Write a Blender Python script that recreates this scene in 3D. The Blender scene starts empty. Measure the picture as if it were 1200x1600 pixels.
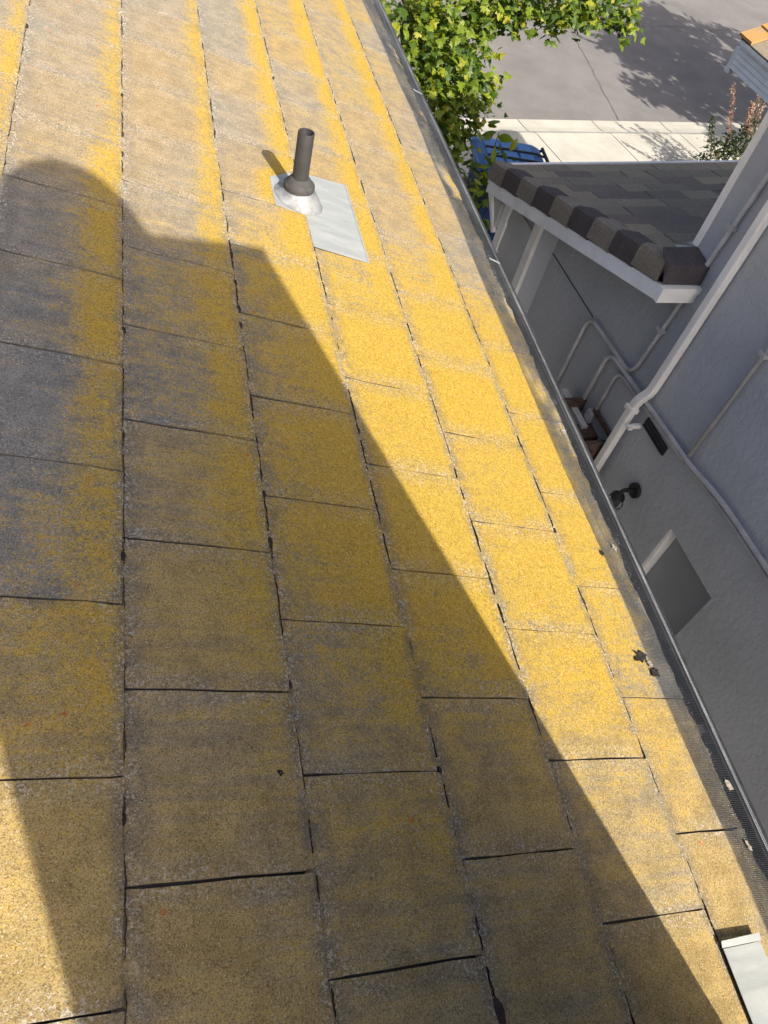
import bpy, bmesh, math, random
from mathutils import Vector, Matrix, Euler

random.seed(7)
sc = bpy.context.scene
C = sc.collection
PI = math.pi

# ------------------------------------------------------------------ camera, sky, sun, exposure
TH = math.radians(15.0)          # pitch of the lichen covered roof
CT, ST = math.cos(TH), math.sin(TH)
ROOF_Z = 3.596                   # roof plane passes through (0, 0, ROOF_Z), falls towards +X
cd = bpy.data.cameras.new('camera')
cam = bpy.data.objects.new('camera', cd)
C.objects.link(cam)
cd.sensor_fit = 'HORIZONTAL'
cd.sensor_width = 36.0
cd.lens = 36.0 * 1252.66 / 1200.0
cd.clip_start = 0.05
cd.clip_end = 900.0
rt = Vector((0.9592236, -0.1933599, 0.2061602))
dn = Vector((-0.0259479, -0.7865489, -0.6169826))
fw = Vector((0.2814548, 0.5864748, -0.7594936))
M = Matrix((rt, -dn, -fw)).transposed().to_4x4()
M.translation = Vector((0.3494, 0.0, 4.9))
cam.matrix_world = M
sc.camera = cam

SUN = Vector((0.226, -0.731, 0.643)).normalized()      # towards the sun
w = bpy.data.worlds.new('World')
sc.world = w
w.use_nodes = True
wn = w.node_tree
wn.nodes.clear()
sky = wn.nodes.new('ShaderNodeTexSky')
sky.sky_type = 'NISHITA'
sky.sun_disc = False
sky.sun_elevation = math.asin(SUN.z)
sky.sun_rotation = math.atan2(SUN.x, SUN.y)
sky.altitude = 50.0
sky.air_density = 0.55
sky.dust_density = 4.5
sky.ozone_density = 0.2
bg = wn.nodes.new('ShaderNodeBackground')
bg.inputs['Strength'].default_value = 0.105
ow = wn.nodes.new('ShaderNodeOutputWorld')
wn.links.new(sky.outputs[0], bg.inputs[0])
wn.links.new(bg.outputs[0], ow.inputs[0])
sl = bpy.data.lights.new('sun', 'SUN')
sl.energy = 3.6
sl.angle = math.radians(0.53)
sl.color = (1.0, 0.93, 0.82)
so = bpy.data.objects.new('sun', sl)
C.objects.link(so)
so.rotation_euler = SUN.to_track_quat('Z', 'Y').to_euler()
so.location = (6, -12, 14)
vs = sc.view_settings
vs.view_transform = 'Standard'
vs.look = 'None'
vs.exposure = 1.25
vs.gamma = 1.0
vs.use_curve_mapping = False
sc.cycles.max_bounces = 5
sc.cycles.diffuse_bounces = 3
sc.cycles.glossy_bounces = 2

# ------------------------------------------------------------------ helpers
def link(o, parent=None):
    C.objects.link(o)
    if parent is not None:
        o.parent = parent
    return o

def mesh(name, verts, faces, mat, parent=None, smooth=False, loc=None, rot=None):
    me = bpy.data.meshes.new(name)
    me.from_pydata([tuple(v) for v in verts], [], faces)
    if mat is not None:
        me.materials.append(mat)
    if smooth:
        me.polygons.foreach_set('use_smooth', [True] * len(me.polygons))
    me.update()
    o = bpy.data.objects.new(name, me)
    if loc is not None:
        o.location = loc
    if rot is not None:
        o.rotation_euler = rot
    return link(o, parent)

def empty(name, loc=(0, 0, 0), rz=0.0):
    o = bpy.data.objects.new(name, None)
    o.location = loc
    o.rotation_euler = (0, 0, rz)
    o.empty_display_size = 0.2
    return link(o)

def tag(o, label=None, cat=None, group=None, kind=None):
    if label: o['label'] = label
    if cat: o['category'] = cat
    if group: o['group'] = group
    if kind: o['kind'] = kind
    return o

class MB:
    """collects shapes for one mesh object"""
    def __init__(s):
        s.v = []; s.f = []
    def add(s, vs_, fs_):
        n = len(s.v)
        s.v += [tuple(v) for v in vs_]
        s.f += [tuple(i + n for i in f) for f in fs_]
    def box(s, x0, x1, y0, y1, z0, z1):
        s.add([(x0,y0,z0),(x1,y0,z0),(x1,y1,z0),(x0,y1,z0),(x0,y0,z1),(x1,y0,z1),(x1,y1,z1),(x0,y1,z1)],
              [(0,3,2,1),(4,5,6,7),(0,1,5,4),(1,2,6,5),(2,3,7,6),(3,0,4,7)])
    def hexa(s, p):
        s.add(p, [(0,3,2,1),(4,5,6,7),(0,1,5,4),(1,2,6,5),(2,3,7,6),(3,0,4,7)])
    def prism(s, poly, d):
        """closed polygon (3D points) pushed along d"""
        n = len(poly); d = Vector(d)
        vv = [Vector(p) for p in poly]
        s.add(vv + [p + d for p in vv],
              [tuple(range(n))[::-1], tuple(range(n, 2*n))] + [(i, (i+1) % n, n + (i+1) % n, n + i) for i in range(n)])
    def sweep(s, pts, prof, up=(0,0,1), cap=True, closed=True):
        pts = [Vector(p) for p in pts]
        up = Vector(up); rings = []
        for i, p in enumerate(pts):
            a = pts[max(i-1, 0)]; b = pts[min(i+1, len(pts)-1)]
            t = (b - a).normalized()
            r = t.cross(up)
            if r.length < 1e-4: r = t.cross(Vector((1, 0, 0)))
            r.normalize(); u = r.cross(t)
            sc_ = 1.0
            if 0 < i < len(pts)-1:
                c = ((pts[i]-pts[i-1]).normalized()).dot(t)
                sc_ = 1.0 / max(c, 0.5)
            rings.append([p + r*x + u*y for x, y in prof])
        n = len(prof); vs_ = [v for rg in rings for v in rg]; fs_ = []
        for i in range(len(rings)-1):
            for j in range(n if closed else n-1):
                k = (j+1) % n
                fs_.append((i*n+j, i*n+k, (i+1)*n+k, (i+1)*n+j))
        if cap and closed:
            fs_.append(tuple(range(n))[::-1]); m = (len(rings)-1)*n
            fs_.append(tuple(range(m, m+n)))
        s.add(vs_, fs_)
    def tube(s, pts, r, n=10, up=(0,0,1)):
        s.sweep(pts, [(r*math.cos(2*PI*k/n), r*math.sin(2*PI*k/n)) for k in range(n)], up)
    def lathe(s, prof, n=24, cx=0, cy=0, cap0=True, cap1=True):
        vs_ = [(cx + r*math.cos(2*PI*k/n), cy + r*math.sin(2*PI*k/n), z) for r, z in prof for k in range(n)]
        fs_ = []
        for i in range(len(prof)-1):
            for k in range(n):
                l = (k+1) % n
                fs_.append((i*n+k, i*n+l, (i+1)*n+l, (i+1)*n+k))
        if cap0: fs_.append(tuple(range(n))[::-1])
        if cap1: fs_.append(tuple(range((len(prof)-1)*n, len(prof)*n)))
        s.add(vs_, fs_)
    def taper(s, pts, rads, n=8):
        pts = [Vector(p) for p in pts]; rings = []
        for i, p in enumerate(pts):
            t = (pts[min(i+1, len(pts)-1)] - pts[max(i-1, 0)]).normalized()
            r = t.cross(Vector((0.3, 0.9, 0.1))).normalized(); u = r.cross(t)
            rings.append([p + (r*math.cos(2*PI*k/n) + u*math.sin(2*PI*k/n))*rads[i] for k in range(n)])
        fs_ = [(i*n+j, i*n+(j+1) % n, (i+1)*n+(j+1) % n, (i+1)*n+j) for i in range(len(rings)-1) for j in range(n)]
        fs_.append(tuple(range(n))[::-1]); fs_.append(tuple(range((len(rings)-1)*n, len(rings)*n)))
        s.add([v for rg in rings for v in rg], fs_)
    def build(s, name, mat, parent=None, smooth=False, loc=None, rot=None, bevel=0.0):
        o = mesh(name, s.v, s.f, mat, parent, smooth, loc, rot)
        if bevel:
            b = o.modifiers.new('bevel', 'BEVEL'); b.width = bevel; b.segments = 2; b.limit_method = 'ANGLE'
        return o

def rounded(pts, r, seg=6):
    """polyline with its inner corners rounded"""
    P = [Vector(p) for p in pts]; out = [P[0]]
    for i in range(1, len(P)-1):
        a = (P[i-1]-P[i]); b = (P[i+1]-P[i])
        d = min(r, a.length*0.49, b.length*0.49)
        p0 = P[i] + a.normalized()*d; p2 = P[i] + b.normalized()*d
        for k in range(seg+1):
            t = k/seg
            out.append(p0*(1-t)**2 + P[i]*2*t*(1-t) + p2*t*t)
    out.append(P[-1])
    return out

# ------------------------------------------------------------------ materials
class NT:
    def __init__(s, name):
        s.m = bpy.data.materials.new(name); s.m.use_nodes = True
        s.t = s.m.node_tree; s.t.nodes.clear()
        s.out = s.t.nodes.new('ShaderNodeOutputMaterial')
        s.p = s.t.nodes.new('ShaderNodeBsdfPrincipled')
        s.t.links.new(s.p.outputs[0], s.out.inputs[0])
    def n(s, typ, **kw):
        nd = s.t.nodes.new(typ)
        for k, v in kw.items(): setattr(nd, k, v)
        return nd
    def l(s, a, b): s.t.links.new(a, b)
    def setin(s, nd, i, v):
        if hasattr(v, 'is_output') or isinstance(v, bpy.types.NodeSocket): s.l(v, nd.inputs[i])
        elif v is not None: nd.inputs[i].default_value = v
    def math(s, op, a, b=None, c=None, clamp=False):
        nd = s.n('ShaderNodeMath', operation=op, use_clamp=clamp)
        s.setin(nd, 0, a)
        if b is not None: s.setin(nd, 1, b)
        if c is not None: s.setin(nd, 2, c)
        return nd.outputs[0]
    def mix(s, f, a, b, mode='MIX'):
        nd = s.n('ShaderNodeMix', data_type='RGBA', blend_type=mode)
        for i, v in ((0, f), (6, a), (7, b)):
            if isinstance(v, bpy.types.NodeSocket): s.l(v, nd.inputs[i])
            elif i == 0: nd.inputs[0].default_value = v
            else: nd.inputs[i].default_value = (*v, 1) if len(v) == 3 else v
        return nd.outputs[2]
    def step(s, v, a, b, x0=0.0, x1=1.0):
        nd = s.n('ShaderNodeMapRange', interpolation_type='SMOOTHSTEP')
        s.setin(nd, 0, v)
        nd.inputs[1].default_value = a; nd.inputs[2].default_value = b
        nd.inputs[3].default_value = x0; nd.inputs[4].default_value = x1
        return nd.outputs[0]
    def coord(s, kind='Object', ob=None):
        nd = s.n('ShaderNodeTexCoord')
        if ob is not None: nd.object = ob
        return nd.outputs[kind]
    def scale(s, vec, sx, sy, sz):
        nd = s.n('ShaderNodeMapping'); s.l(vec, nd.inputs[0]); nd.inputs[3].default_value = (sx, sy, sz)
        return nd.outputs[0]
    def noise(s, vec, sc_, det=4.0, rough=0.55, out=0):
        nd = s.n('ShaderNodeTexNoise')
        if vec is not None: s.l(vec, nd.inputs['Vector'])
        nd.inputs['Scale'].default_value = sc_; nd.inputs['Detail'].default_value = det; nd.inputs['Roughness'].default_value = rough
        return nd.outputs[out]
    def vor(s, vec, sc_, out='Distance', feature='F1'):
        nd = s.n('ShaderNodeTexVoronoi', feature=feature)
        if vec is not None: s.l(vec, nd.inputs['Vector'])
        nd.inputs['Scale'].default_value = sc_
        return nd.outputs[out]
    def attr(s, name):
        nd = s.n('ShaderNodeAttribute', attribute_name=name)
        return nd.outputs['Fac']
    def bump(s, h, strength=0.3, dist=0.01, prev=None):
        nd = s.n('ShaderNodeBump'); nd.inputs['Strength'].default_value = strength; nd.inputs['Distance'].default_value = dist
        s.l(h, nd.inputs['Height'])
        if prev is not None: s.l(prev, nd.inputs['Normal'])
        return nd.outputs[0]
    def col(s, v):
        if isinstance(v, bpy.types.NodeSocket): s.l(v, s.p.inputs['Base Color'])
        else: s.p.inputs['Base Color'].default_value = (*v, 1)
    def set(s, **kw):
        for k, v in kw.items():
            i = s.p.inputs[k.replace('_', ' ')]
            if isinstance(v, bpy.types.NodeSocket): s.l(v, i)
            else: i.default_value = v

def simple(name, c, rough=0.7, metal=0.0, var=0.25, scale=8.0, bump=0.0, bscale=60.0, spec=0.4, dirt=None):
    t = NT(name); co = t.coord()
    n = t.noise(co, scale, 6, 0.6)
    dark = tuple(x*(1-var) for x in c); lite = tuple(min(1, x*(1+var)) for x in c)
    k = t.mix(t.step(n, 0.3, 0.7), dark, lite)
    if dirt:
        k = t.mix(t.step(t.noise(co, scale*0.35, 8, 0.7), 0.5, 0.72), k, dirt)
    t.col(k); t.set(Roughness=rough, Metallic=metal); t.p.inputs['Specular IOR Level'].default_value = spec
    if bump:
        t.set(Normal=t.bump(t.noise(co, bscale, 6, 0.6), bump, 0.01))
    return t.m

def shingle_material(roof):
    t = NT('lichened_shingle')
    co = t.coord('Object', roof)
    tt = t.attr('across'); lich = t.attr('lichen'); tan = t.attr('tan'); edge = t.attr('slot')
    gran = t.vor(co, 520, 'Color'); g2 = t.vor(co, 190, 'Color')
    sep = t.n('ShaderNodeSeparateColor'); t.l(gran, sep.inputs[0])
    sep2 = t.n('ShaderNodeSeparateColor'); t.l(g2, sep2.inputs[0])
    n_big = t.noise(co, 2.6, 2, 0.5)
    n_mid = t.noise(co, 15, 4, 0.65)
    n_fine = t.noise(co, 95, 3, 0.7)
    streak = t.noise(t.scale(co, 5.0, 42.0, 1.0), 1.0, 4, 0.6)
    fuzz = t.math('SUBTRACT', n_fine, 0.5)
    # bare granules: grey to tan, speckled
    xyz = t.n('ShaderNodeSeparateXYZ'); t.l(co, xyz.inputs[0])
    farm = t.step(xyz.outputs[1], 1.7, 2.6)
    nm = t.step(t.math('ADD', n_mid, t.math('MULTIPLY', t.math('SUBTRACT', streak, 0.5), 0.4)), 0.25, 0.75)
    grey = t.mix(nm, t.mix(farm, (0.165, 0.162, 0.150), (0.205, 0.194, 0.165)), t.mix(farm, (0.250, 0.246, 0.232), (0.290, 0.270, 0.225)))
    tanc = t.mix(nm, t.mix(farm, (0.285, 0.205, 0.082), (0.275, 0.204, 0.106)), t.mix(farm, (0.400, 0.295, 0.125), (0.375, 0.285, 0.160)))
    tm = t.math('ADD', tan, t.math('MULTIPLY', t.math('SUBTRACT', n_big, 0.5), 1.2))
    tm = t.math('ADD', tm, t.math('MULTIPLY', t.math('SUBTRACT', streak, 0.5), 1.2), clamp=True)
    base = t.mix(tm, grey, tanc)
    # lichen, thin and granular
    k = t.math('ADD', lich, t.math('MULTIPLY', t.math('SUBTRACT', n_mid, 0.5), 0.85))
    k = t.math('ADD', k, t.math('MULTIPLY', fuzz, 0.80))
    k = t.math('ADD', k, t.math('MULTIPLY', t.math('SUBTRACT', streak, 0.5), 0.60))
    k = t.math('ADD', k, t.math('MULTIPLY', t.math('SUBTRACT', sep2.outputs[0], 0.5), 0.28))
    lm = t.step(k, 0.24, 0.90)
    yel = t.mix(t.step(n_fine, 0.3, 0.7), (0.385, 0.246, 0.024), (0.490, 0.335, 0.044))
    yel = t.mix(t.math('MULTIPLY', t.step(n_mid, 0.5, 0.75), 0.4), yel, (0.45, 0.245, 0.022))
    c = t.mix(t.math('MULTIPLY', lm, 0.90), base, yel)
    # orange spots
    vdn = t.n('ShaderNodeTexVoronoi'); t.l(co, vdn.inputs['Vector']); vdn.inputs['Scale'].default_value = 13
    vd = vdn.outputs['Distance']
    s3 = t.n('ShaderNodeSeparateColor'); t.l(vdn.outputs['Color'], s3.inputs[0])
    spot = t.math('MULTIPLY', t.step(t.math('ADD', vd, t.math('MULTIPLY', n_fine, 0.16)), 0.13, 0.18, 1, 0), t.math('GREATER_THAN', s3.outputs[0], 0.64))
    c = t.mix(t.math('MULTIPLY', spot, 0.6), c, (0.48, 0.13, 0.03))
    # darker grey band just under each butt and beside slots, pale crust on it
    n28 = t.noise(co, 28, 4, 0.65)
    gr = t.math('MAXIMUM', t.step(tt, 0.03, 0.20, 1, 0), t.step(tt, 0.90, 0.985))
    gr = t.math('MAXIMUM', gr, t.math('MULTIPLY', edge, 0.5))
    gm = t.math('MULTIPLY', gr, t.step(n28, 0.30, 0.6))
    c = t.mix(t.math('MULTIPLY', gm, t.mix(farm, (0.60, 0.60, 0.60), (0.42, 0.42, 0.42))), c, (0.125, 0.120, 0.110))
    cr = t.math('MULTIPLY', t.math('MAXIMUM', t.step(tt, 0.0, 0.14, 1, 0), t.math('MAXIMUM', t.step(tt, 0.92, 0.985), t.math('MULTIPLY', edge, 0.8))), t.step(t.noise(co, 150, 3, 0.7), 0.52, 0.62))
    cr = t.math('MULTIPLY', cr, t.step(t.noise(co, 9, 2, 0.5), 0.33, 0.52))
    c = t.mix(t.math('MULTIPLY', cr, 0.85), c, (0.50, 0.47, 0.41))
    # granule speckle
    sp = t.math('ADD', 0.46, t.math('MULTIPLY', sep.outputs[0], 1.06))
    c = t.mix(1.0, c, t.mix(sp, (0, 0, 0), (1, 1, 1)), 'MULTIPLY')
    c = t.mix(t.math('MULTIPLY', t.math('GREATER_THAN', sep.outputs[1], 0.965), 0.42), c, (0.58, 0.53, 0.45))
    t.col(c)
    t.set(Roughness=0.92); t.p.inputs['Specular IOR Level'].default_value = 0.18
    b = t.bump(t.noise(co, 330, 2, 0.7), 0.6, 0.0022)
    b = t.bump(t.noise(co, 11, 2, 0.5), 0.5, 0.006, b)
    t.set(Normal=b)
    return t.m

def stucco(name, c):
    t = NT(name); co = t.coord()
    n = t.noise(co, 1.3, 5, 0.6); f = t.noise(co, 55, 6, 0.65)
    k = t.mix(t.step(n, 0.3, 0.7), tuple(x*0.90 for x in c), tuple(x*1.08 for x in c))
    k = t.mix(t.math('MULTIPLY', t.step(t.noise(t.scale(co, 2, 2, 0.5), 2.2, 8, 0.7), 0.55, 0.8), 0.35), k, tuple(x*0.72 for x in c))
    k = t.mix(t.math('MULTIPLY', t.step(t.noise(t.scale(co, 9, 9, 0.7), 1.0, 5, 0.65), 0.56, 0.74), 0.30), k, tuple(x*0.70 for x in c))
    k = t.mix(t.math('MULTIPLY', t.step(t.noise(co, 5.5, 6, 0.7), 0.60, 0.72), 0.28), k, tuple(min(1, x*1.22) for x in c))
    t.col(k); t.set(Roughness=0.9); t.p.inputs['Specular IOR Level'].default_value = 0.2
    b = t.bump(t.noise(co, 30, 4, 0.6), 0.55, 0.012)
    t.set(Normal=t.bump(f, 0.6, 0.006, b))
    return t.m

def leafmat(name, a, b, c3, sat=1.0):
    t = NT(name)
    g = t.n('ShaderNodeNewGeometry'); oi = t.n('ShaderNodeObjectInfo')
    r = t.math('FRACT', t.math('ADD', g.outputs['Random Per Island'], oi.outputs['Random']))
    k = t.mix(t.step(r, 0.1, 0.75), a, b)
    k = t.mix(t.step(r, 0.80, 0.98), k, c3)
    t.col(k); t.set(Roughness=0.48)
    t.p.inputs['Specular IOR Level'].default_value = 0.35
    tr = t.n('ShaderNodeBsdfTranslucent'); t.l(t.mix(1.0, k, (1.5, 1.5, 0.6), 'MULTIPLY'), tr.inputs[0])
    mx = t.n('ShaderNodeMixShader'); mx.inputs[0].default_value = 0.38
    t.l(t.p.outputs[0], mx.inputs[1]); t.l(tr.outputs[0], mx.inputs[2]); t.l(mx.outputs[0], t.out.inputs[0])
    return t.m

def concrete(name, c, sc_=1.0):
    t = NT(name); co = t.coord('Object')
    g = t.n('ShaderNodeNewGeometry'); co = g.outputs['Position']
    k = t.mix(t.step(t.noise(co, 1.6*sc_, 8, 0.65), 0.3, 0.7), tuple(x*0.86 for x in c), tuple(min(1, x*1.08) for x in c))
    k = t.mix(t.math('MULTIPLY', t.step(t.noise(co, 0.7*sc_, 8, 0.7), 0.55, 0.75), 0.4), k, tuple(x*0.68 for x in c))
    k = t.mix(t.math('MULTIPLY', t.step(t.noise(co, 60*sc_, 3, 0.6), 0.5, 0.72), 0.3), k, tuple(x*0.6 for x in c))
    t.col(k); t.set(Roughness=0.9); t.p.inputs['Specular IOR Level'].default_value = 0.2
    t.set(Normal=t.bump(t.noise(co, 90, 5, 0.6), 0.3, 0.004))
    return t.m

def rough_roof(name, c, var=0.3, grain=260):
    t = NT(name); g = t.n('ShaderNodeNewGeometry'); co = g.outputs['Position']; oi = t.n('ShaderNodeObjectInfo')
    k = t.mix(t.noise(co, 9, 6, 0.6), tuple(x*(1-var) for x in c), tuple(x*(1+var) for x in c))
    v = t.n('ShaderNodeTexVoronoi'); t.l(co, v.inputs['Vector']); v.inputs['Scale'].default_value = grain
    s = t.n('ShaderNodeSeparateColor'); t.l(v.outputs['Color'], s.inputs[0])
    k = t.mix(1.0, k, t.mix(t.math('ADD', 0.6, t.math('MULTIPLY', s.outputs[0], 0.8)), (0, 0, 0), (1, 1, 1)), 'MULTIPLY')
    t.col(k); t.set(Roughness=0.92); t.p.inputs['Specular IOR Level'].default_value = 0.2
    t.set(Normal=t.bump(s.outputs[1], 0.4, 0.002))
    return t.m

MAT = {}
MAT['stucco'] = stucco('grey_stucco', (0.425, 0.452, 0.488))
MAT['stucco_own'] = stucco('beige_stucco', (0.56, 0.53, 0.48))
MAT['white'] = simple('white_paint', (0.86, 0.86, 0.84), 0.5, var=0.07, scale=5, dirt=(0.66, 0.64, 0.58))
MAT['conduit'] = simple('grey_painted_conduit', (0.42, 0.43, 0.44), 0.55, var=0.15, scale=12)
MAT['siding'] = simple('grey_siding', (0.46, 0.465, 0.46), 0.7, var=0.1, scale=3)
MAT['door'] = simple('grey_door_paint', (0.25, 0.265, 0.30), 0.6, var=0.08, scale=2)
MAT['dark'] = simple('dark_metal', (0.018, 0.018, 0.02), 0.5, var=0.2)
MAT['pipe'] = simple('black_plastic_pipe', (0.034, 0.033, 0.033), 0.55, var=0.2, scale=20, bump=0.1, bscale=90)
MAT['lead'] = simple('collar_rubber', (0.048, 0.046, 0.045), 0.75, var=0.25, scale=30, bump=0.2, bscale=120)
MAT['wire'] = simple('gutter_wire', (0.036, 0.040, 0.047), 0.5, metal=0.1, var=0.25, scale=30)
MAT['gutter'] = simple('dirty_gutter_metal', (0.045, 0.047, 0.052), 0.8, metal=0.0, var=0.4, scale=10)
MAT['soil'] = simple('soil', (0.075, 0.058, 0.042), 0.95, var=0.4, scale=6, bump=0.6, bscale=30)
MAT['mulch'] = simple('red_brown_bark', (0.105, 0.050, 0.036), 0.95, var=0.5, scale=20)
MAT['bark'] = simple('tree_bark', (0.16, 0.12, 0.09), 0.9, var=0.4, scale=9, bump=0.6, bscale=25)
MAT['stem'] = simple('plant_stem', (0.10, 0.085, 0.04), 0.8)
MAT['bin'] = simple('blue_bin_plastic', (0.028, 0.090, 0.265), 0.38, var=0.15, scale=4, spec=0.5)
MAT['binlid'] = simple('pale_blue_lid', (0.06, 0.16, 0.40), 0.42, var=0.15, scale=4, spec=0.5)
MAT['binblack'] = simple('black_bin_plastic', (0.015, 0.016, 0.02), 0.45, var=0.2)
MAT['wood'] = simple('weathered_wood', (0.085, 0.055, 0.042), 0.85, var=0.4, scale=15)
MAT['bitumen'] = simple('old_bitumen', (0.030, 0.019, 0.016), 0.8, var=0.4, scale=60, bump=0.4, bscale=200)
MAT['crust'] = simple('pale_crust', (0.34, 0.32, 0.29), 0.95, var=0.5, scale=40)
MAT['deck'] = simple('roof_underlay', (0.045, 0.040, 0.036), 0.95, var=0.3, scale=30)
MAT['glass'] = simple('lamp_glass', (0.05, 0.055, 0.06), 0.25, var=0.1, spec=0.6)
MAT['dryleaf'] = simple('dry_leaf', (0.24, 0.215, 0.18), 0.9, var=0.5, scale=90)
MAT['darkbits'] = simple('dark_bits', (0.016, 0.014, 0.012), 0.9, var=0.3, scale=60)
MAT['asphalt'] = concrete('asphalt', (0.168, 0.160, 0.152), 0.8)
MAT['concrete'] = concrete('pale_concrete', (0.40, 0.385, 0.33))
MAT['tar'] = simple('crack_sealer', (0.105, 0.100, 0.095), 0.9, var=0.3)
MAT['maple'] = leafmat('maple_leaf', (0.045, 0.092, 0.010), (0.165, 0.225, 0.018), (0.29, 0.29, 0.028))
MAT['bushleaf'] = leafmat('bush_leaf', (0.035, 0.075, 0.014), (0.085, 0.14, 0.022), (0.19, 0.22, 0.04))
MAT['darkbush'] = leafmat('dark_bush_leaf', (0.020, 0.038, 0.012), (0.040, 0.062, 0.016), (0.09, 0.085, 0.03))
MAT['petal'] = leafmat('pink_petal', (0.26, 0.13, 0.12), (0.38, 0.24, 0.20), (0.42, 0.33, 0.25))
MAT['petal_tan'] = leafmat('faded_petal', (0.28, 0.20, 0.14), (0.42, 0.32, 0.24), (0.38, 0.20, 0.18))

# galvanised sheet
t = NT('galvanised_sheet'); co = t.coord()
v = t.n('ShaderNodeTexVoronoi'); t.l(co, v.inputs['Vector']); v.inputs['Scale'].default_value = 55
s_ = t.n('ShaderNodeSeparateColor'); t.l(v.outputs['Color'], s_.inputs[0])
n_ = t.noise(t.scale(co, 3, 14, 3), 1.5, 5, 0.6)
k_ = t.mix(t.step(n_, 0.3, 0.7), (0.30, 0.32, 0.315), (0.41, 0.425, 0.405))
k_ = t.mix(t.math('MULTIPLY', t.step(t.noise(co, 26, 6, 0.7), 0.58, 0.74), 0.4), k_, (0.22, 0.21, 0.185))
k_ = t.mix(t.math('MULTIPLY', s_.outputs[0], 0.25), k_, (0.32, 0.345, 0.35))
t.col(k_); t.set(Metallic=0.25, Roughness=0.55)
t.set(Normal=t.bump(t.noise(t.scale(co, 2, 9, 2), 2.0, 4, 0.5), 0.35, 0.01))
MAT['galv'] = t.m

# ------------------------------------------------------------------ setting: ground, street, pavement
KD = Vector((0.9817, 0.1904, 0))          # along the kerb
KN = Vector((-0.1904, 0.9817, 0))         # across the street
K0 = Vector((5.24, 10.96, 0))             # a point where the gutter pan meets the asphalt
def kp(a, b, z=0.0):
    p = K0 + KD*a + KN*b
    return (p.x, p.y, z)

ground = mesh('ground', [(-300, -300, -0.13), (300, -300, -0.13), (300, 300, -0.13), (-300, 300, -0.13)], [(0, 1, 2, 3)], MAT['soil'])
tag(ground, 'bare brown earth under and between the houses', 'ground', kind='structure')
yard = mesh('yard_soil', [(-12, -9, -0.012), (12.5, -9, -0.012), kp(9, -1.62, -0.012), kp(-16, -1.62, -0.012)], [(0, 1, 2, 3)], MAT['soil'])
tag(yard, 'dark soil of the side yard between the two houses', 'soil', kind='structure')
street = mesh('street', [kp(-60, -0.005, -0.075), kp(60, -0.005, -0.075), kp(60, 11, -0.075), kp(-60, 11, -0.075)], [(0, 1, 2, 3)], MAT['asphalt'])
tag(street, 'grey asphalt street beyond the pavement', 'street', kind='structure')
m = MB()
random.seed(3)
pa, pb = 4.6, 0.0; prev = None
pts = []
for i in range(26):
    pts.append((2.35 + i*0.055 + random.uniform(-0.02, 0.02), 0.02 + i*0.17))
for i in range(len(pts)-1):
    a0, b0 = pts[i]; a1, b1 = pts[i+1]; wd = 0.006 + random.random()*0.005
    m.add([kp(a0-wd, b0, -0.071), kp(a0+wd, b0, -0.071), kp(a1+wd, b1, -0.071), kp(a1-wd, b1, -0.071)], [(0, 1, 2, 3)])
m.build('crack', MAT['tar'], street)
m = MB()
pts = [(-0.4 + i*0.42, 3.55 + 0.05*math.sin(i*1.7) + i*0.012) for i in range(24)]
for i in range(len(pts)-1):
    a0, b0 = pts[i]; a1, b1 = pts[i+1]; wd = 0.010
    m.add([kp(a0, b0-wd, -0.071), kp(a1, b1-wd, -0.071), kp(a1, b1+wd, -0.071), kp(a0, b0+wd, -0.071)], [(0, 1, 2, 3)])
m.build('crack', MAT['tar'], street)

side = mesh('bounce_path', [(1.32, -8.5, 0.004), (3.35, -8.5, 0.004), (2.60, 4.6, 0.004), (1.32, 4.6, 0.004)], [(0, 1, 2, 3)], MAT['concrete'])  # out of view, pale ground added to bounce light onto the grey wall
tag(side, 'unseen concrete path added between the houses to bounce light', 'path', kind='structure')
# pavement: rolled kerb and slabs, each slab its own piece
walk = mesh('pavement', [kp(-40, -1.62, -0.03), kp(40, -1.62, -0.03), kp(40, -0.02, -0.09), kp(-40, -0.02, -0.09)], [(0, 1, 2, 3)], MAT['tar'])
tag(walk, 'pale concrete pavement with rolled kerb along the street', 'pavement', kind='structure')
SL = 1.35
prof = [(-1.60, 0.0), (-0.56, 0.006), (-0.52, 0.004), (-0.44, -0.022), (-0.36, -0.058), (-0.22, -0.070), (-0.01, -0.066)]
for i in range(-6, 9):
    a0 = i*SL + 0.45; a1 = a0 + SL - 0.014
    for nm, pr in (('paving_slab', prof[:2]), ('kerb_section', [(-0.545, 0.005)] + prof[2:])):
        vv = []
        for b, z in pr: vv += [kp(a0, b, z), kp(a1, b, z)]
        nb = len(vv)
        vv += [kp(a0, pr[0][0], -0.10), kp(a1, pr[0][0], -0.10), kp(a0, pr[-1][0], -0.10), kp(a1, pr[-1][0], -0.10)]
        ff = [(2*j, 2*j+1, 2*j+3, 2*j+2) for j in range(len(pr)-1)]
        ff.append(tuple([2*j for j in range(len(pr))] + [nb+2, nb]))
        ff.append(tuple([2*j+1 for j in range(len(pr))][::-1] + [nb+1, nb+3]))
        ff += [(nb, nb+1, 1, 0), (nb-2, nb-1, nb+3, nb+2)]
        mesh(nm, vv, ff, MAT['concrete'], walk)
# far side pavement, just outside the frame
far = mesh('far_pavement', [kp(-60, 11, 0.03), kp(60, 11, 0.03), kp(60, 13, 0.03), kp(-60, 13, 0.03), kp(-60, 11, -0.1), kp(60, 11, -0.1)], [(0, 1, 2, 3), (4, 5, 1, 0)], MAT['concrete'])
tag(far, 'pale concrete pavement on the far side of the street', 'pavement', kind='structure')

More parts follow.
